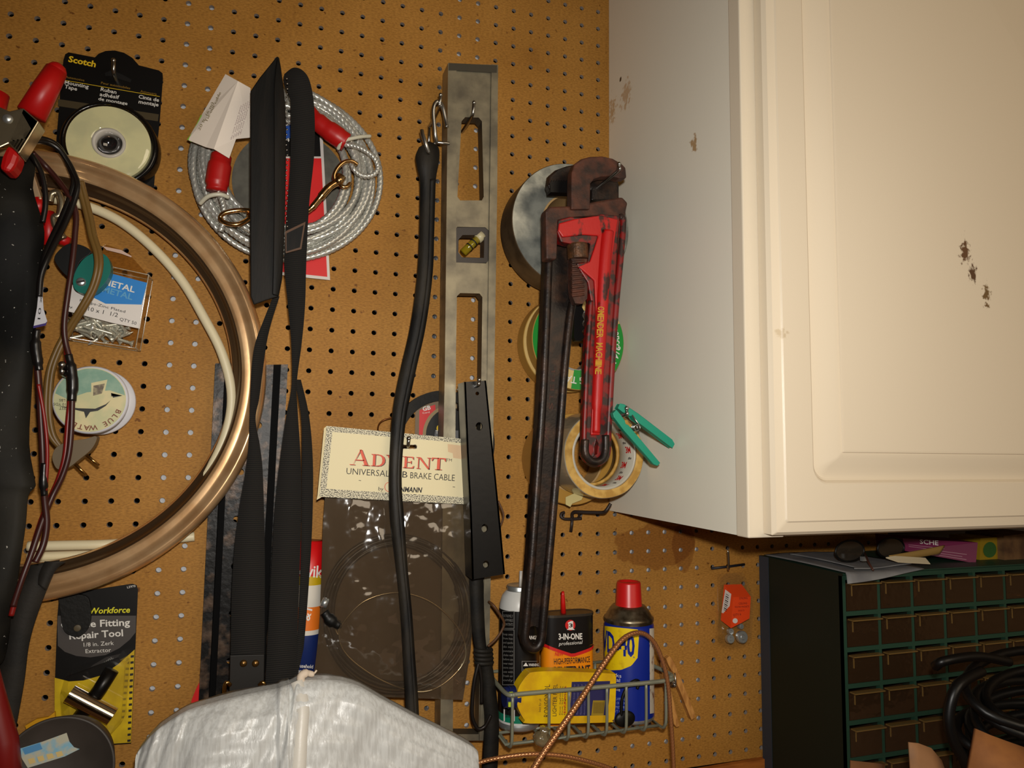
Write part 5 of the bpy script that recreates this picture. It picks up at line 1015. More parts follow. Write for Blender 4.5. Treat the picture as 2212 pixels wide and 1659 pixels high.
g = M(); g.lathe(po, (0, -1, 0), [(0.0360, y0+0.014), (0.0360, y0+0.020), (0.0394, y0+0.020), (0.0394, y0+0.014)], PTAN, 72, close=True); g.build('inner_ring', pr)
g = M()
def coretext(s, a, yy, h, m):
    vs, fs, x0, x1 = glyphs(s, 0.03); sc_ = h/0.72
    g.add([po+V((0.0391*math.cos(math.radians(a)+((v[1]-0.36)*sc_)/0.0391*-1), -(yy+(v[0]-(x0+x1)/2)*sc_), 0.0391*math.sin(math.radians(a)+((v[1]-0.36)*sc_)/0.0391*-1))) for v in vs], fs, m)
for k, a in enumerate((-75, -48, -20, 8, 36)): coretext('3M', a, 0.089 if k % 2 else 0.081, 0.0080, RINK); coretext('tape', a+12, 0.093 if k % 2 == 0 else 0.083, 0.0035, MATS['grey_ink'])
g.build('core_print', pr, 'red printing on the inside of the core')
g = M(); g.pp([(1222, 1074), (1240, 1066), (1260, 1071), (1256, 1080), (1236, 1088), (1232, 1095), (1222, 1090)], 0.046, 0.0006, mat('tape_tail', (206, 190, 130), 0.4)); g.build('loose_end', pr)
# clothespins
def clothespin(label, a, b, c, dpin, m, spring_r=0.0042):
    """a: nose end, b and c: the two leg ends (pixels), at distance dpin"""
    A, B, C_ = P(a[0], a[1], dpin), P(b[0], b[1], dpin), P(c[0], c[1], dpin)
    cp = root('clothespin', label, 'clothespin', (A+B+C_)/3)
    for s_, E in ((1, B), (-1, C_)):
        ax_ = (E-A); L = ax_.length; ax_.normalize(); oth = ((C_ if s_ == 1 else B)-A).normalized(); n_ = (oth-ax_*oth.dot(ax_)).normalized()*-1   # away from the other leg
        W = 0.0036
        prof = [(0, 0.0006), (0.08, 0.0004), (0.20, 0.001), (0.24, 0.0022), (0.28, 0.001), (0.46, 0.0008), (1.0, 0.0030*0+0.0004), (1.0, 0.0040), (0.94, 0.0058), (0.30, 0.0072), (0.05, 0.0066), (0, 0.005)]
        pts = [A+ax_*(u*L)+n_*(v*1.35+0.0002) for u, v in prof]; g = M(); g.prism([p+V((0, -W, 0)) for p in pts], (0, 2*W, 0), m); g.build('leg', cp, bevel=0.0005)
    mid = A.lerp((B+C_)/2, 0.40); ax_ = ((B+C_)/2-A).normalized(); n_ = V((-ax_.z, 0, ax_.x))
    g = M(); pts = [mid+V((0, -0.0045+0.009*(k/48), 0))+(ax_*math.cos(k/48*6*math.pi)+n_*math.sin(k/48*6*math.pi))*spring_r*0.8 for k in range(49)]
    g.tube([mid-ax_*0.014+n_*0.0065+V((0, -0.0048, 0)), mid-ax_*0.002+n_*0.004+V((0, -0.0048, 0))]+pts+[mid-ax_*0.012-n_*0.006+V((0, 0.0050, 0))], 0.0009, STEEL, 8); g.build('spring', cp, 'wire spring')
    return cp
clothespin('teal clothespin hanging on a peg in front of the cabinet side', (1330, 884), (1448, 968), (1424, 999), 0.170, mat('teal_pin', (14, 140, 112), 0.5))
hook('long steel peg hook with a round tip carrying the teal clothespin', 1352, 896, 0.172, 0.007, 0.0024)
hook('steel peg hook with a bright tip carrying the two pipe wrenches', 1336, 368, 0.168, 0.007, 0.0020)

# --- pipe wrenches
IRON = mat('dark_rusty_iron', (30, 23, 20), 0.4, 0.35, c2=(62, 42, 30), sc=60, lo=0.45, hi=0.7, bump=0.14, bsc=320); RUST = mat('rusty_iron', (88, 48, 32), 0.6, 0.15, c2=(46, 29, 22), sc=70, lo=0.35, hi=0.65, bump=0.2, bsc=300)
RED = mat('worn_red_enamel', (178, 12, 9), 0.48, c2=(58, 20, 14), sc=26, lo=0.58, hi=0.62, det=9, stretch=(1.6, 1.6, 0.8), bump=0.08, bsc=240); REDD = mat('worn_dark_red', (120, 14, 12), 0.45, c2=(46, 26, 22), sc=90, lo=0.45, hi=0.55)
w1 = root('pipe_wrench', 'long dark iron pipe wrench hanging behind the red one', 'wrench', P(1150, 1405, 0.075))
g = M(); dA = 0.122
hl = [(1180, 470), (1178, 560), (1171, 720), (1163, 880), (1152, 1040), (1141, 1200), (1130, 1330), (1127, 1375), (1132, 1395), (1144, 1406)]
hr_ = [(1240, 470), (1240, 620), (1238, 690), (1226, 800), (1217, 930), (1206, 1060), (1194, 1200), (1182, 1330), (1177, 1376), (1172, 1394), (1160, 1405)]
hole_ = cr([V((x, y, 0)) for x, y in ((1152, 1352), (1164, 1358), (1168, 1376), (1163, 1393), (1152, 1399), (1141, 1393), (1137, 1376), (1142, 1358))], 4, True)
g.pp(hl+list(reversed(hr_)), dA-0.004, 0.012, IRON, [[(p.x, p.y) for p in hole_]]); g.build('handle', w1, bevel=0.0025)
g = M(); g.tube(cr(PP([(1187, 480, dA-.003), (1185, 560, dA-.003), (1179, 720, dA-.003), (1171, 880, dA-.003), (1160, 1040, dA-.003), (1149, 1200, dA-.003), (1138, 1330, dA-.003), (1134, 1376, dA-.003), (1140, 1394, dA-.003), (1152, 1401, dA-.003), (1164, 1394, dA-.003), (1170, 1376, dA-.003), (1174, 1330, dA-.003), (1186, 1200, dA-.003), (1198, 1060, dA-.003), (1209, 930, dA-.003), (1219, 800, dA-.003), (1229, 700, dA-.003), (1236, 655, dA-.003)]), 8), 0.0050, IRON, 14); g.build('handle_rib', w1)
g = M()
for ch, y in zip('LEETS', range(790, 890, 20)): g.txt(ch, (1199-(y-790)*0.06, y+14), (1199-(y-790)*0.06, y), 9, on(dA-0.0037), MATS['rusty_iron'])
g.build('stamped_word', w1); g = M(); g.txt('24', (1184, 952), (1186, 922), 16, on(dA-0.0037), MATS['rusty_iron'], bold=0.02); g.build('stamped_number', w1)
g = M(); g.pp([(1184, 400), (1187, 378), (1200, 367), (1225, 358), (1255, 352), (1300, 356), (1330, 375), (1338, 400), (1338, 432), (1278, 432), (1278, 408), (1240, 415), (1190, 415)], dA-0.006, 0.012, IRON); hj_ = g.build('hook_jaw', w1, bevel=0.002)
g = M(); q = [(1188, 395)]; 
for k in range(9): x = 1190+k*5.2; q += [(x, 393), (x+2.6, 388)]
q += [(1238, 393), (1240, 417), (1190, 415)]; g.pp(q, dA-0.004, 0.013, mat('tooth_black', (12, 10, 10), 0.4, 0.3)); g.build('jaw_teeth', w1)
g = M(); q = [(1243, 655), (1240, 735), (1263, 738), (1266, 660)]; t = []
for k in range(9): t += [(1262 if k % 2 else 1257, 735-k*9)]
g.pp([(1241, 650), (1240, 728), (1243, 736), (1258, 736)]+t+[(1262, 650)], dA-0.009, 0.008, mat('tooth_black', (12, 10, 10), 0.4, 0.3)); g.build('jaw_shank', w1)

w2 = root('pipe_wrench', 'worn red pipe wrench hanging in front of the long dark one', 'wrench', P(1285, 1000, 0.1)); dB = 0.152
g = M(); g.pp([(1206, 475), (1232, 468), (1262, 470), (1300, 462), (1340, 466), (1336, 500), (1330, 600), (1324, 700), (1316, 820), (1312, 930), (1311, 980), (1304, 996), (1287, 1002), (1270, 997), (1263, 984), (1265, 900), (1268, 800), (1272, 720), (1277, 650), (1270, 610), (1248, 575), (1246, 568), (1270, 566), (1272, 548), (1275, 525), (1235, 527), (1212, 522), (1204, 500)], dB-0.006, 0.016, REDD, [[(x, y) for x, y in ((1287, 950), (1291, 958), (1288, 980), (1282, 984), (1281, 965))]]); g.build('handle', w2, bevel=0.004)
g = M(); g.pp([(1208, 482), (1240, 473), (1300, 465), (1335, 474), (1331, 500), (1322, 560), (1314, 660), (1307, 760), (1301, 860), (1296, 940), (1277, 940), (1281, 860), (1285, 760), (1288, 680), (1284, 606), (1250, 576), (1274, 566), (1283, 540), (1293, 509), (1262, 507), (1216, 512), (1206, 498)], dB-0.0035, 0.003, RED); g.build('red_face', w2, 'red enamelled face', bevel=0.0012)
g = M(); g.tube(cr(PP([(1312, 500, dB-.005), (1306, 560, dB-.005), (1301, 640, dB-.005), (1296, 740, dB-.005), (1290, 850, dB-.005), (1287, 935, dB-.004)]), 8), [0.0076, 0.0076, 0.0074, 0.0070, 0.0064, 0.0050], RED, 16); g.build('handle_ridge', w2)
g = M()
for pts in ([(1338, 470), (1346, 478), (1340, 560), (1332, 640), (1326, 720), (1319, 830), (1314, 930), (1312, 975), (1303, 993), (1286, 1002), (1270, 996), (1262, 982)],):
    g.tube(cr(PP([(x, y, dB-.008) for x, y in pts]), 6), 0.0040, REDD, 12)
g.tube(cr(PP([(1262, 984, dB-.006), (1262, 940, dB-.006), (1265, 860, dB-.006), (1268, 780, dB-.006), (1273, 700, dB-.006), (1276, 650, dB-.006)]), 6), 0.0030, REDD, 12)
g.tube(cr(PP([(1264, 950, dB-.004), (1264, 978, dB-.003), (1274, 994, dB-.003), (1288, 998, dB-.003), (1302, 990, dB-.003), (1308, 970, dB-.004), (1308, 940, dB-.005)]), 6), 0.0046, IRON, 12); g.build('handle_rim', w2, 'dark worn rim of the red handle')
g = M(); T = lambda x, y: P(x, y, dB+0.0036)
g.txt('CRESTOLOY STEEL', (1289, 672), (1284, 812), 9, lambda x, y: P(x+6, y, dB+0.0036-0.0001*0), mat('gold_stamp', (190, 150, 50), 0.35, 0.7), bold=0.03) if False else None
GS = mat('gold_stamp', (176, 134, 44), 0.4, 0.6)
for k, ch in enumerate('OMENDER MACHINE'):
    if ch == ' ': continue
    y = 662+k*9.8; x = 1292-(y-662)*0.045; g.txt(ch, (x, y), (x-0.3, y+9.0), 14, lambda a, b: P(a, b, dB+0.0030), GS, bold=0.02)
g.build('stamped_lettering', w2, 'gold stamped lettering')
g = M(); g.pp([(1178, 455), (1186, 446), (1236, 444), (1260, 440), (1300, 432), (1345, 425), (1357, 438), (1352, 460), (1347, 560), (1336, 640), (1328, 640), (1334, 540), (1338, 470), (1290, 466), (1232, 470), (1206, 476), (1203, 560), (1180, 560)], dB-0.008, 0.017, RUST); g.build('heel_jaw', w2, bevel=0.0025)
g = M(); g.pp([(1234, 452), (1234, 400), (1235, 372), (1241, 354), (1256, 343), (1275, 338), (1300, 337), (1326, 343), (1343, 353), (1352, 362), (1354, 384), (1338, 385), (1320, 380), (1300, 381), (1284, 386), (1276, 396), (1275, 452)], dB-0.004, 0.014, RUST); g.build('hook_jaw', w2, bevel=0.003)
g = M(); g.pp([(1234, 556), (1234, 600), (1236, 640), (1243, 655), (1258, 656), (1268, 645), (1270, 600), (1268, 556)], dB-0.009, 0.010, RUST)
for k in range(9): g.tube(PP([(1233, 562+k*9, dB-.012), (1236, 567+k*9, dB-.007), (1262, 564+k*9, dB-.008)]), 0.0016, RUST, 8)
g.build('jaw_shank', w2, bevel=0.001)
g = M(); c0, c1_ = P(1247, 528, dB-0.012), P(1249, 560, dB-0.012); n_ = 40; ax_ = (c1_-c0).normalized()
pr_ = [(0.0001, 0), (0.0118, 0), (0.0124, 0.002), (0.0124, 0.016), (0.0118, 0.0175), (0.0001, 0.0175)]
g.lathe(c0, ax_, pr_, mat('knurled_brown', (96, 62, 34), 0.5, 0.3, c2=(66, 44, 26), sc=120, bump=0.3, bsc=400), 26, smooth=False); g.build('adjusting_nut', w2, 'brown knurled adjusting nut')

# --- empty shelf hook low right of the tape rolls
g = M(); HB = mat('bracket_brown', (52, 42, 38), 0.45, 0.3)
g.tube(cr(PP([(1219, 1107, .003), (1213, 1109, .004), (1212, 1116, .005), (1220, 1121, .006), (1238, 1121, .006), (1256, 1120, .006)]), 5), 0.0020, HB, 10); g.tube(PP([(1236, 1118, .006), (1235, 1134, .006), (1233, 1149, .005)]), 0.0021, HB, 10)
g.tube(cr(PP([(1236, 1118, .006), (1236, 1110, .008), (1241, 1106, .012), (1252, 1106, .018), (1280, 1107, .030), (1302, 1107, .040), (1310, 1102, .045), (1319, 1088, .046)]), 6), 0.0023, HB, 10); g.tube(cr(PP([(1250, 1108, .012), (1251, 1115, .009), (1247, 1120, .006)]), 4), 0.0016, HB, 8)
tag(g.build('shelf_hook'), 'empty brown metal hook under the tape rolls at the cabinet corner', 'hook')
# --- orange hanging package
op = root('orange_package', 'small clear hanging package with an orange card and silver discs below the cabinet', 'package', P(1588, 1396, 0.004))
FO = mat('orange_card', (238, 72, 10), 0.5); dd = 0.024
g = M(); f = PP([(1584, 1290, ), (1622, 1289), (1619, 1336), (1601, 1346), (1579, 1357)], dd); g.prism(f, (0, 0.0006, 0), FO)
g.prism([P(1564, 1263, .006), P(1584, 1290, dd), P(1579, 1357, dd), P(1557, 1340, .006)], (0.0006, 0.0004, 0), FO); g.prism([P(1564, 1263, .006), P(1602, 1262, .006), P(1622, 1289, dd), P(1584, 1290, dd)], (0, 0.0004, -0.0006), FO)
lm = lambda a, b: P(a, b, 0.0062+(a-1560)/24*0.0172+0.0006)
g.flat([lm(*p)+V((-0.0006, -0.0004, 0)) for p in ((1567, 1273), (1580, 1283), (1574, 1329), (1559, 1323))], mat('label_white', (226, 220, 214), 0.55))
for k in range(9): y = 1282+k*4.2; g.flat([lm(*p)+V((-0.0010, -0.0008, 0)) for p in ((1568.5-(y-1282)*0.14, y), (1575-(y-1282)*0.14, y+4), (1575-(y-1282)*0.14, y+5.2+(k % 2)), (1568.5-(y-1282)*0.14, y+1.2+(k % 2)))], INK)
T = on(dd+0.0004); DI = mat('dark_orange_ink', (120, 28, 10), 0.6)
for s_, a, b, h in (('STRONG', (1597, 1295), (1615, 1294), 5), ('CEILING', (1596, 1306), (1614, 1305), 4.5), ('ROUND MAGNETS', (1588, 1313), (1618, 1312), 4), ('DISCS', (1595, 1321), (1608, 1320), 3.5), ('QTY 6', (1584, 1331), (1601, 1329), 5)): g.txt(s_, a, b, h, T, DI)
g.fp(circ(1588, 1341, 5.5), dd+0.0004, mat('label_white', (226, 220, 214), 0.55)); g.build('card', op)
g = M(); q = [(1557, 1250), (1566, 1240), (1590, 1238), (1604, 1246), (1624, 1290), (1620, 1380), (1608, 1394), (1585, 1399), (1563, 1394), (1551, 1376), (1553, 1300)]
g.pp(q, 0.0275, 0.0005, clearmat('blister_thin', gloss=0.045, r=0.08)); g.pp([(1550, 1240), (1606, 1236), (1628, 1290), (1624, 1384), (1608, 1399), (1585, 1404), (1560, 1399), (1546, 1376), (1549, 1300)], 0.0036, 0.0006, MATS['blister_thin']); g.build('blister', op, 'clear plastic blister')
for k, (x, y, r) in enumerate(((1577, 1380, 11), (1603, 1376, 15), (1600, 1353, 7), (1578, 1364, 8))):
    g = M(); p = P(x, y, 0.010 if k > 1 else 0.020); s_ = r*0.00056; g.lathe(p, (0, -1, 0.15), [(0.0001, 0.003), (s_*0.35, 0.003), (s_*0.45, 0.0022), (s_*0.9, 0.0022), (s_, 0.0012), (s_, -0.003), (0.0001, -0.003)], ZINC, 28, smooth=False)
    tag(g.build('metal_disc'), ('silver disc at the lower left of the clear orange package', 'large silver disc at the lower right of the clear orange package', 'small silver disc tilted just under the orange card tip', 'silver disc half hidden behind the orange card')[k], 'disc', 'silver discs in the orange package')
g = M(); b0 = P(1572, 1222, 0.008); g.tube(PP([(1537, 1228, .004), (1572, 1224, .006), (1608, 1219, .004)]), 0.0018, mat('dark_bar', (24, 26, 34), 0.5), 8); g.tube(cr(PP([(1572, 1224, .006), (1573, 1230, .030), (1574, 1226, .040), (1573, 1196, .046), (1572, 1190, .046)]), 5), 0.0015, STEEL, 8); tag(g.build('peg_hook'), 'steel peg hook with a dark cross bar above the orange package', 'hook')

# --- wire basket and what stands in it
bk = root('wire_basket', 'grey coated wire basket full of cans on the pegboard at the lower right', 'basket', (0.455, -0.045, 1.038))
WB = mat('grey_coated_wire', (130, 132, 114), 0.42, 0.2); bx0, bx1 = P(1100, 1497, .092).x, P(1432, 1470, .092).x; zr, zb, yf = 1.1000, 1.0415, 0.092
g = M(); rw = 0.0021
rim = [V((bx0-0.004, -0.003, zr+0.004)), V((bx0-0.004, -0.02, zr+0.004)), V((bx0-0.002, -yf+0.010, zr)), V((bx0+0.006, -yf-0.001, zr)), V((bx0+0.02, -yf, zr)), V((bx1-0.004, -yf, zr-0.002)), V((bx1+0.014, -yf+0.006, zr)), V((bx1+0.018, -yf+0.016, zr+0.001)), V((bx1+0.006, -0.035, zr+0.005)), V((bx1+0.004, -0.003, zr+0.006))]
g.tube(cr(rim, 5), 0.0026, WB, 10); g.build('rim', bk)
g = M(); g.tube([V((bx0, -0.004, zb+0.002)), V((bx0, -yf+0.012, zb)), V((bx1, -yf+0.012, zb)), V((bx1, -0.004, zb+0.002))], 0.0018, WB, 8); g.tube([V((bx0, -0.045, zb)), V((bx1, -0.045, zb))], 0.0018, WB, 8); g.tube([V((bx0, -0.010, zb)), V((bx1, -0.010, zb))], 0.0018, WB, 8); g.tube([V((bx0-0.004, -0.004, zr)), V((bx1+0.004, -0.004, zr))], 0.0020, WB, 8); g.build('bottom_frame', bk)
def loopwire(x): g = M(); g.tube(cr([V((x, -yf, zr-0.001)), V((x, -yf, zb+0.014)), V((x, -yf+0.003, zb+0.003)), V((x, -yf+0.012, zb-0.002)), V((x, -0.05, zb-0.0015)), V((x, -0.008, zb-0.001)), V((x, -0.004, zb+0.006)), V((x, -0.004, zr))], 4), 0.0019, WB, 8); return g
n_w = 8; xs_ = [bx0+0.004]+[P(x, 1540, .092).x for x in (1186, 1229, 1271, 1311, 1353, 1396)]+[bx1+0.004]
l0 = loopwire(xs_[0]).build('upright_wire', bk)
for x in xs_[1:]: c = l0.copy(); COL.objects.link(c); c.parent = bk; c.location = (x-xs_[0], 0, 0)
zc = zb+0.0022
def cylmap(cx, cy, R): # pixel to the front of an upright cylinder
    def f(x, y):
        v = (r0*((x-1106)/FPX)+r1*((y-829.5)/FPX)+r2).normalized(); ox, oy = CAM.x-cx, CAM.y-cy; a = v.x**2+v.y**2; b = 2*(v.x*ox+v.y*oy); c = ox*ox+oy*oy-(R+0.0004)**2; q = b*b-4*a*c
        return CAM+v*((-b-math.sqrt(max(q, 0)))/(2*a))
    return f
# black spray can
bcn = P(1122, 1400, 0.034); cx, cy, R = bcn.x, -0.033, 0.0252; zt_ = P(1122, 1312, 0.034).z
sp1 = root('spray_can', 'black spray can with a white shoulder at the left end of the basket', 'can', (cx, cy, zc))
CB_ = mat('can_black', (13, 12, 12), 0.3); CWH = mat('can_white', (206, 206, 202), 0.35); CGR = mat('can_green', (8, 122, 92), 0.4)
g = M(); g.lathe((cx, cy, zc), (0, 0, 1), [(0.0001, 0.001, ZINC), (R*0.96, 0, ZINC), (R*1.02, 0.002, ZINC), (R*1.02, 0.006, ZINC), (R, 0.0075, CWH), (R, 0.010, CGR), (R, 0.0185, CB_), (R, zt_-zc, CWH), (R*0.97, zt_-zc+0.006, CWH), (R*0.86, zt_-zc+0.015, CWH), (R*0.66, zt_-zc+0.021, ZINC), (R*0.62, zt_-zc+0.0225, ZINC), (R*0.66, zt_-zc+0.026, ZINC), (R*0.60, zt_-zc+0.0275, ZINC), (R*0.45, zt_-zc+0.025, ZINC), (0.0001, zt_-zc+0.025)], CB_, 56)
f = cylmap(cx, cy, R); GI = mat('grey_print', (120, 118, 114), 0.5)
def frame(x0, y0_, x1, y1_, t=1.2):
    for a, b, c_, d_ in ((x0, y0_, x1, y0_+t), (x0, y1_-t, x1, y1_), (x0, y0_, x0+t, y1_), (x1-t, y0_, x1, y1_)):
        n = 6
        for k in range(n): xa = a+(c_-a)*k/n; xb = a+(c_-a)*(k+1)/n; g.flat([f(xa, b), f(xb, b), f(xb, d_), f(xa, d_)], GI)
frame(1085, 1320, 1111, 1358); frame(1085, 1360, 1111, 1480); frame(1127, 1428, 1166, 1480)
for k in range(3): g.txt(('EXTREMELY', 'FLAMMABLE', 'CONTENTS')[k], (1087, 1333+k*9), (1108, 1334+k*9), 6, f, GI)
for k in range(12): g.txt(('keep away', 'from heat', 'and sparks', 'do not', 'puncture', 'shake well', 'before use', 'wear mask', 'store cool', 'use with', 'fresh air', 'only')[k], (1087, 1372+k*9), (1108, 1373+k*9), 5, f, GI)
g.flat([f(1130, 1439), f(1136, 1431), f(1141, 1439)], WINK); g.txt('WARNING', (1142, 1439), (1164, 1439), 6, f, WINK, bold=0.02)
for k in range(5): g.txt(('harmful or', 'fatal if', 'swallowed', 'vapor may', 'ignite')[k], (1130, 1449+k*8), (1160, 1449+k*8), 5, f, GI)
g.txt('DANGER', (1137, 1381), (1166, 1381), 8, f, WINK, bold=0.02)
g.flat([f(1088, 1525), f(1112, 1525), f(1112, 1558), f(1088, 1558)], mat('label_white', (226, 220, 214), 0.55))
for k in range(8): x = 1091+k*2.5; g.flat([f(x, 1528), f(x+1+(k % 2)*0.6, 1528), f(x+1+(k % 2)*0.6, 1550), f(x, 1550)], INK)
g.build('body', sp1); g = M(); g.tube([V((cx+0.001, cy, zt_+0.024)), V((cx+0.0015, cy, zt_+0.044))], 0.0021, mat('nozzle_white', (190, 186, 180), 0.4), 12); g.build('nozzle', sp1, 'thin pale nozzle')
# oil can
q0, q1 = P(1178, 1500, 0.050), P(1287, 1500, 0.050); oxm = (q0.x+q1.x)/2; hw = (q1.x-q0.x)/2; ztop = P(1235, 1330, 0.045).z
oc = root('oil_can', 'flat black and orange oil can with a red spout in the middle of the basket', 'can', (oxm, -0.037, zc))
KBL = mat('oil_black', (16, 13, 12), 0.35); KOR = mat('oil_orange', (238, 140, 10), 0.4)
def sup(z, sx=1.0, sy=1.0, n=44): return [V((oxm+hw*sx*math.copysign(abs(math.cos(2*math.pi*k/n))**0.45, math.cos(2*math.pi*k/n)), -0.037+0.0145*sy*math.copysign(abs(math.sin(2*math.pi*k/n))**0.8, math.sin(2*math.pi*k/n)), z)) for k in range(n)]
zs_ = P(1235, 1398, 0.052).z; g = M()
def band(za, zb2, m): A, B = sup(za), sup(zb2); n = len(A); g.add(A+B, [(k, (k+1) % n, n+(k+1) % n, n+k) for k in range(n)], m, True)
band(zc, zs_, KOR); band(zs_, ztop, KBL); A = sup(zc); g.add(A, [tuple(range(len(A)-1, -1, -1))], ZINC)
A, B, C_ = sup(ztop, 1.02, 1.04), sup(ztop+0.003, 1.02, 1.04), sup(ztop+0.002, 0.96, 0.9); n = len(A); g.add(A+B+C_, [(k, (k+1) % n, n+(k+1) % n, n+k) for k in range(n)]+[(n+k, n+(k+1) % n, 2*n+(k+1) % n, 2*n+k) for k in range(n)]+[tuple(2*n+k for k in range(n))], mat('dark_tin', (90, 84, 76), 0.35, 0.8))
def of(x, y): p = P(x, y, 0.0516); return V((p.x, -0.037-0.0145*max(0.0, 1-abs((p.x-oxm)/hw)**4.4)**0.36*1.0-0.0011, p.z))
for k in range(14):
    xa, xb = 1180+k*7.6, 1180+(k+1)*7.6; ch = lambda x: 1400+ (18-18*abs(x-1236)/55)
    g.flat([of(xa, 1394), of(xb, 1394), of(xb, ch(xb)), of(xa, ch(xa))], KBL); g.flat([of(xa, ch(xa)-6)+V((0, -0.0004, 0)), of(xb, ch(xb)-6)+V((0, -0.0004, 0)), of(xb, ch(xb)+1)+V((0, -0.0004, 0)), of(xa, ch(xa)+1)+V((0, -0.0004, 0))], RINK)
up = lambda h: (lambda x, y: of(x, y)+V((0, -h, 0)))
g.flat([up(0.0003)(x, y) for x, y in circ(1231, 1350, 11, 11.5, 24)], RINK); g.txt('3', (1228, 1354), (1236, 1354), 8, up(0.0008), INK, bold=0.03); g.flat([up(0.0005)(x, y) for x, y in ((1225, 1345), (1232, 1341), (1237, 1341), (1237, 1357), (1241, 1360), (1223, 1360), (1227, 1357), (1227, 1347))], WINK)
g.txt('3-IN-ONE', (1206, 1381), (1257, 1380), 13, up(0.0004), WINK, bold=0.03); g.txt('professional', (1206, 1394), (1258, 1390), 8, up(0.0006), WINK, shear=0.25)
g.txt('NEW', (1198, 1416), (1217, 1416), 8, up(0.0006), RINK, bold=0.03, shear=0.2); g.txt('HIGH-PERFORMANCE', (1197, 1435), (1275, 1430), 13, up(0.0004), INK, bold=0.01); g.txt('PENETRANT', (1197, 1457), (1276, 1453), 17, up(0.0004), INK, bold=0.03)
g.build('body', oc); g = M(); s0 = V((P(1219, 1330, 0.04).x, -0.037, ztop+0.0018)); s1 = V((P(1217, 1285, 0.04).x, -0.038, P(1217, 1285, 0.04).z)); g.tube([s0, s0.lerp(s1, 0.6), s1, s1+V((0, -0.0005, 0.004))], [0.0034, 0.0029, 0.0023, 0.0016], mat('spout_red', (200, 24, 18), 0.35), 14); g.build('spout', oc, 'red spout')
# blue spray can
wc = P(1361, 1450, 0.050); cx, cy, R = wc.x, -0.047, 0.0315; zsh = P(1360, 1338, 0.05).z; zd = P(1360, 1308, 0.05).z; zcap = P(1360, 1256, 0.05).z
wd = root('spray_can', 'blue and yellow spray can with a red cap at the right end of the basket', 'can', (cx, cy, zc))
BL = mat('can_blue', (14, 38, 138), 0.32); DOME = mat('can_dome', (150, 140, 118), 0.35, 0.9, c2=(96, 84, 66), sc=60); YL = mat('shield_yellow', (236, 206, 16), 0.4, c2=(196, 160, 20), sc=80, lo=0.55, hi=0.72)
g = M(); h = zsh-zc; g.lathe((cx, cy, zc), (0, 0, 1), [(0.0001, 0.001, ZINC), (R*0.96, 0, ZINC), (R*1.01, 0.002, ZINC), (R, 0.005, BL), (R, h-0.006, BL), (R*0.97, h-0.003, DOME), (R*1.0, h, DOME), (R*1.0, h+0.003, DOME), (R*0.93, h+0.005, DOME), (R*0.78, h+0.013, DOME), (R*0.66, zd-zc, DOME), (0.0001, zd-zc+0.001)], BL, 64)
f = cylmap(cx, cy, R); sh = [(1296, 1352), (1330, 1355), (1378, 1360), (1381, 1364), (1378, 1420), (1364, 1438), (1342, 1447), (1318, 1448), (1296, 1442)]
import itertools
def onf(pts, m, e): # strips so that the print follows the curve
    ys0 = min(p[1] for p in pts); ys1 = max(p[1] for p in pts); k_ = 20; x0 = min(p[0] for p in pts); x1 = max(p[0] for p in pts)
    def span(x):
        ys = []
        for (xa, ya), (xb, yb) in zip(pts, pts[1:]+pts[:1]):
            if (xa-x)*(xb-x) <= 0 and xa != xb: ys.append(ya+(yb-ya)*(x-xa)/(xb-xa))
        return (min(ys), max(ys)) if len(ys) > 1 else None
    for i in range(k_):
        xa, xb = x0+(x1-x0)*(i+0.001)/k_, x0+(x1-x0)*(i+0.999)/k_; sa, sb = span(xa), span(xb)
        if sa and sb: g.flat([e(xa, sa[0]), e(xb, sb[0]), e(xb, sb[1]), e(xa, sa[1])], m)
ff = lambda h_: cylmap(cx, cy, R+h_)
sh = [(1306, 1352), (1330, 1355), (1378, 1360), (1381, 1364), (1378, 1420), (1364, 1438), (1342, 1447), (1318, 1448), (1306, 1444)]
onf(sh, YL, ff(0.0)); phi = math.atan2(CAM.y-cy, CAM.x-cx)
def arc(h_):
    def q(u, y): zz = ff(h_)(1361, y).z; a = phi+u*0.000543/R; return V((cx+(R+h_+0.0003)*math.cos(a), cy+(R+h_+0.0003)*math.sin(a), zz))
    return q
g.txt('WD-40', (-96, 1417), (13, 1417), 46, arc(0.0004), BL, bold=0.03); g.txt('R', (1368, 1422), (1372, 1422), 4, ff(0.0005), BL)
for k, (s_, a, b) in enumerate((('Stops squeaks', 1306, 1345), ('Protects metal', 1306, 1346), ('Loosens rusted parts', 1306, 1352), ('Frees sticky mechanisms', 1306, 1350))): g.txt(s_, (-104, 1466+k*10), (-17-(k % 2)*3, 1466+k*10), 8, arc(0.0003), WINK)
for k in range(4): g.txt(('DANGER FLAMMABLE', 'HARMFUL OR FATAL', 'UNDER PRESSURE', 'NET WT 8 OZ')[k], (1310, 1512+k*9), (1352, 1513+k*9), 6, ff(0.0003), mat('pale_blue_ink', (130, 146, 196), 0.5))
onf([(1403, 1358), (1413, 1357), (1413, 1540), (1404, 1542)], mat('can_back_white', (206, 196, 178), 0.5, c2=(120, 70, 44), sc=70, lo=0.55, hi=0.68), ff(0.0001)); g.build('body', wd)
g = M(); Rc = R*0.50; CR_ = mat('cap_red', (206, 26, 26), 0.35); g.lathe((cx, cy, zd-0.0005), (0, 0, 1), [(Rc*1.10, 0), (Rc*1.06, 0.002), (Rc*0.97, zcap-zd-0.002), (Rc*0.92, zcap-zd), (Rc*0.80, zcap-zd), (Rc*0.76, zcap-zd-0.002), (0.0001, zcap-zd-0.002)], CR_, 48); g.build('cap', wd, 'red cap')
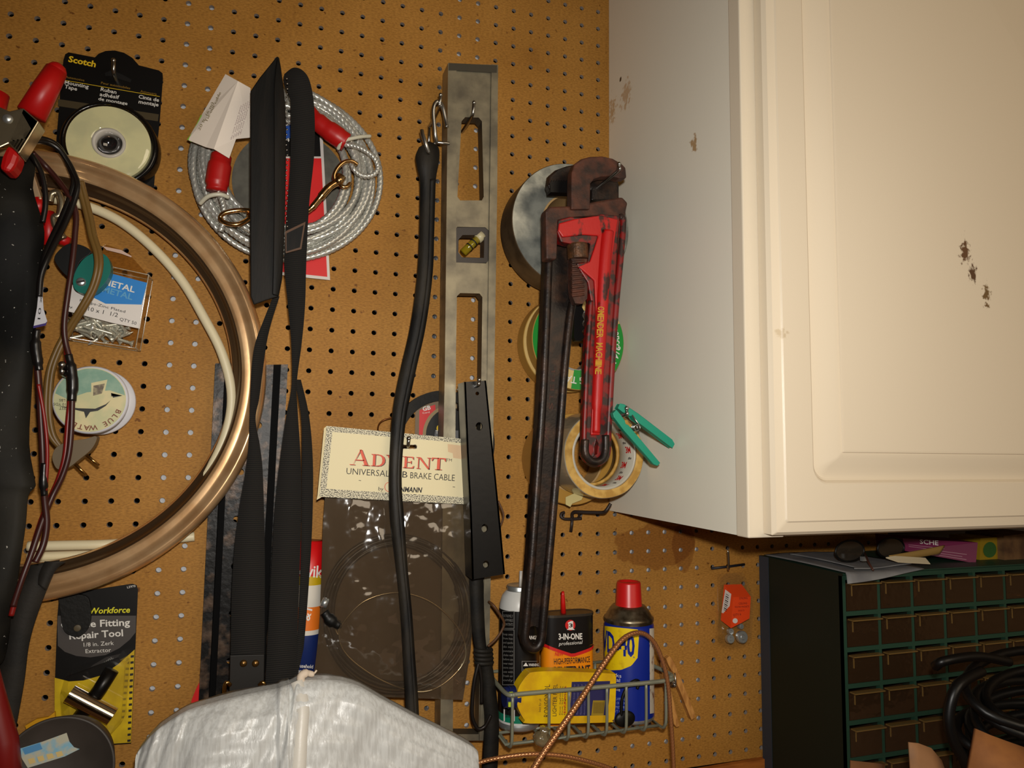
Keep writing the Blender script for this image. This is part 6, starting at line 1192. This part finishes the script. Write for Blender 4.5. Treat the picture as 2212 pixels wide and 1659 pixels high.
# lighter fluid bottle lying across the front
rb = root('fuel_bottle', 'yellow plastic lighter fluid bottle lying on its side across the basket front', 'bottle', P(1225, 1562, 0.082))
YB = mat('bottle_yellow', (226, 186, 14), 0.35, c2=(206, 160, 20), sc=40); NV = mat('navy_plastic', (16, 30, 84), 0.4); dd = 0.0885
bo = [(1152, 1452), (1200, 1450), (1320, 1455), (1329, 1460), (1331, 1470), (1328, 1545), (1322, 1556), (1310, 1561), (1146, 1563), (1134, 1556), (1124, 1540), (1117, 1520), (1119, 1490), (1130, 1470), (1142, 1456)]
g = M(); g.prism(cr(PP(bo, dd), 3, True), (0, 0.0165, 0), YB); g.build('body', rb, bevel=0.005)
g = M(); ca, cb_ = P(1119, 1505, dd-0.0115), P(1089, 1506, dd-0.0115); g.cyl(ca, cb_, 0.0120, NV, 28, 0.0110); 
for k in (0.3, 0.7): c = ca.lerp(cb_, k); g.lathe(c, cb_-ca, [(0.0119, -0.0008), (0.0127, 0), (0.0119, 0.0008)], NV, 28)
cp_ = g.build('cap', rb, 'navy blue cap'); g = M(); c = ca.lerp(cb_, 0.75); g.obox(c+V((0, -0.0122, 0.007)), (0.0022, 0, 0), (0, 0.0012, 0), (0, 0, 0.0025), mat('lime', (190, 210, 60), 0.4)); g.obox(c+V((-0.001, -0.0122, -0.004)), (0.0022, 0, 0), (0, 0.0012, 0), (0, 0, 0.0025), MATS['lime']); g.build('cap_mark', cp_, 'lime mark on the cap')
g = M(); T = on(dd+0.0002); NI = mat('navy_ink', (38, 36, 84), 0.5); BI = mat('brown_ink', (84, 60, 14), 0.6)
g.fp([(1235, 1473), (1318, 1471), (1316, 1510), (1312, 1545), (1231, 1547)], dd+0.0001, NI)
g.txt('RONSONOL', (1186, 1549), (1188, 1479), 12, T, INK, bold=-0.005); g.txt('LIGHTER FUEL', (1202, 1547), (1204, 1478), 9, T, INK); g.txt('best for all', (1168, 1538), (1169, 1510), 5, T, BI)
for k in range(3): g.txt('fine lighters', (1211+k*5, 1545), (1212+k*5, 1482), 3.5, T, BI)
g.txt('DANGER', (1222, 1540), (1224, 1482), 5, T, RINK); g.fp([(1281, 1513), (1307, 1513), (1304, 1545), (1277, 1546)], dd+0.0003, mat('label_ochre', (150, 124, 30), 0.5))
for k in range(5): g.txt('flammable keep away', (1240+k*8, 1544), (1242+k*8, 1478), 3.5, on(dd+0.0004), mat('lilac_ink', (104, 100, 140), 0.6))
for k in range(8): x = 1283+k*2.8; g.fp([(x, 1517), (x+1.2, 1517), (x+0.4, 1541), (x-0.8, 1541)], dd+0.0005, BI)
g.build('label', rb, 'printed label')
# small black clip in the basket, plastic scrap, wooden clothespin
g = M(); c = P(1350, 1553, 0.0845); g.ball(c, 0.0055, BLACKP, 18, (2.5, 0.8, 1.8)); g.tube(cr(PP([(1342, 1546, .086), (1344, 1510, .086), (1356, 1482, .086), (1372, 1470, .085), (1381, 1474, .083), (1376, 1488, .082)]), 6), 0.0019, BLACKP, 10); tag(g.build('black_clip'), 'small black rubber lump with a looped tail before the blue can', 'clip')
g = M(); c = P(1166, 1592, 0.099); g.lathe(c+V((0, 0, -0.008)), (0.2, -0.3, 1), [(0.0001, 0), (0.007, 0.001), (0.0105, 0.006), (0.0085, 0.012), (0.0045, 0.016), (0.006, 0.020), (0.0001, 0.021)], clearmat('cloudy_plastic', (225, 215, 195), body=(150, 136, 104), haze=0.4, gloss=0.1, r=0.1), 24, wob=0.3); tag(g.build('plastic_knob'), 'cloudy clear plastic lump at the lower front of the basket', 'plastic piece')
clothespin('plain wooden clothespin hanging at the right end of the wire basket', (1434, 1422), (1490, 1553), (1466, 1566), 0.020, mat('pin_wood', (196, 140, 72), 0.6, c2=(166, 112, 52), sc=60, stretch=(3, 1, 1)))
# copper coloured cable
CC = mat('copper_cable', (180, 122, 78), 0.3, 0.6, bump=0.05, bsc=300)
g = M(); pth = cr(PP([(1130, 1700, .150), (1165, 1640, .148), (1210, 1575, .144), (1255, 1510, .138), (1295, 1448, .130), (1330, 1398, .124), (1352, 1376, .119), (1376, 1367, .115), (1398, 1373, .112), (1418, 1396, .111), (1434, 1436, .111), (1443, 1480, .111), (1448, 1540, .111), (1453, 1610, .111), (1457, 1700, .111)]), 24)
n_ = len(pth); g.tube(pth, [0.0040-0.0012*min(1, i/n_*1.5) for i in range(n_)], CC, 12, lobes=4, twist=420.0, amp=0.22)
g.tube(cr(PP([(985, 1668, .094), (1036, 1647, .098), (1085, 1636, .106), (1150, 1629, .114), (1210, 1632, .116), (1260, 1642, .114), (1310, 1657, .110), (1360, 1678, .106)]), 24), 0.0026, CC, 12, lobes=4, twist=420.0, amp=0.22)
tag(g.build('copper_cable'), 'copper coloured twisted cable looping in front of the wire basket', 'cable')
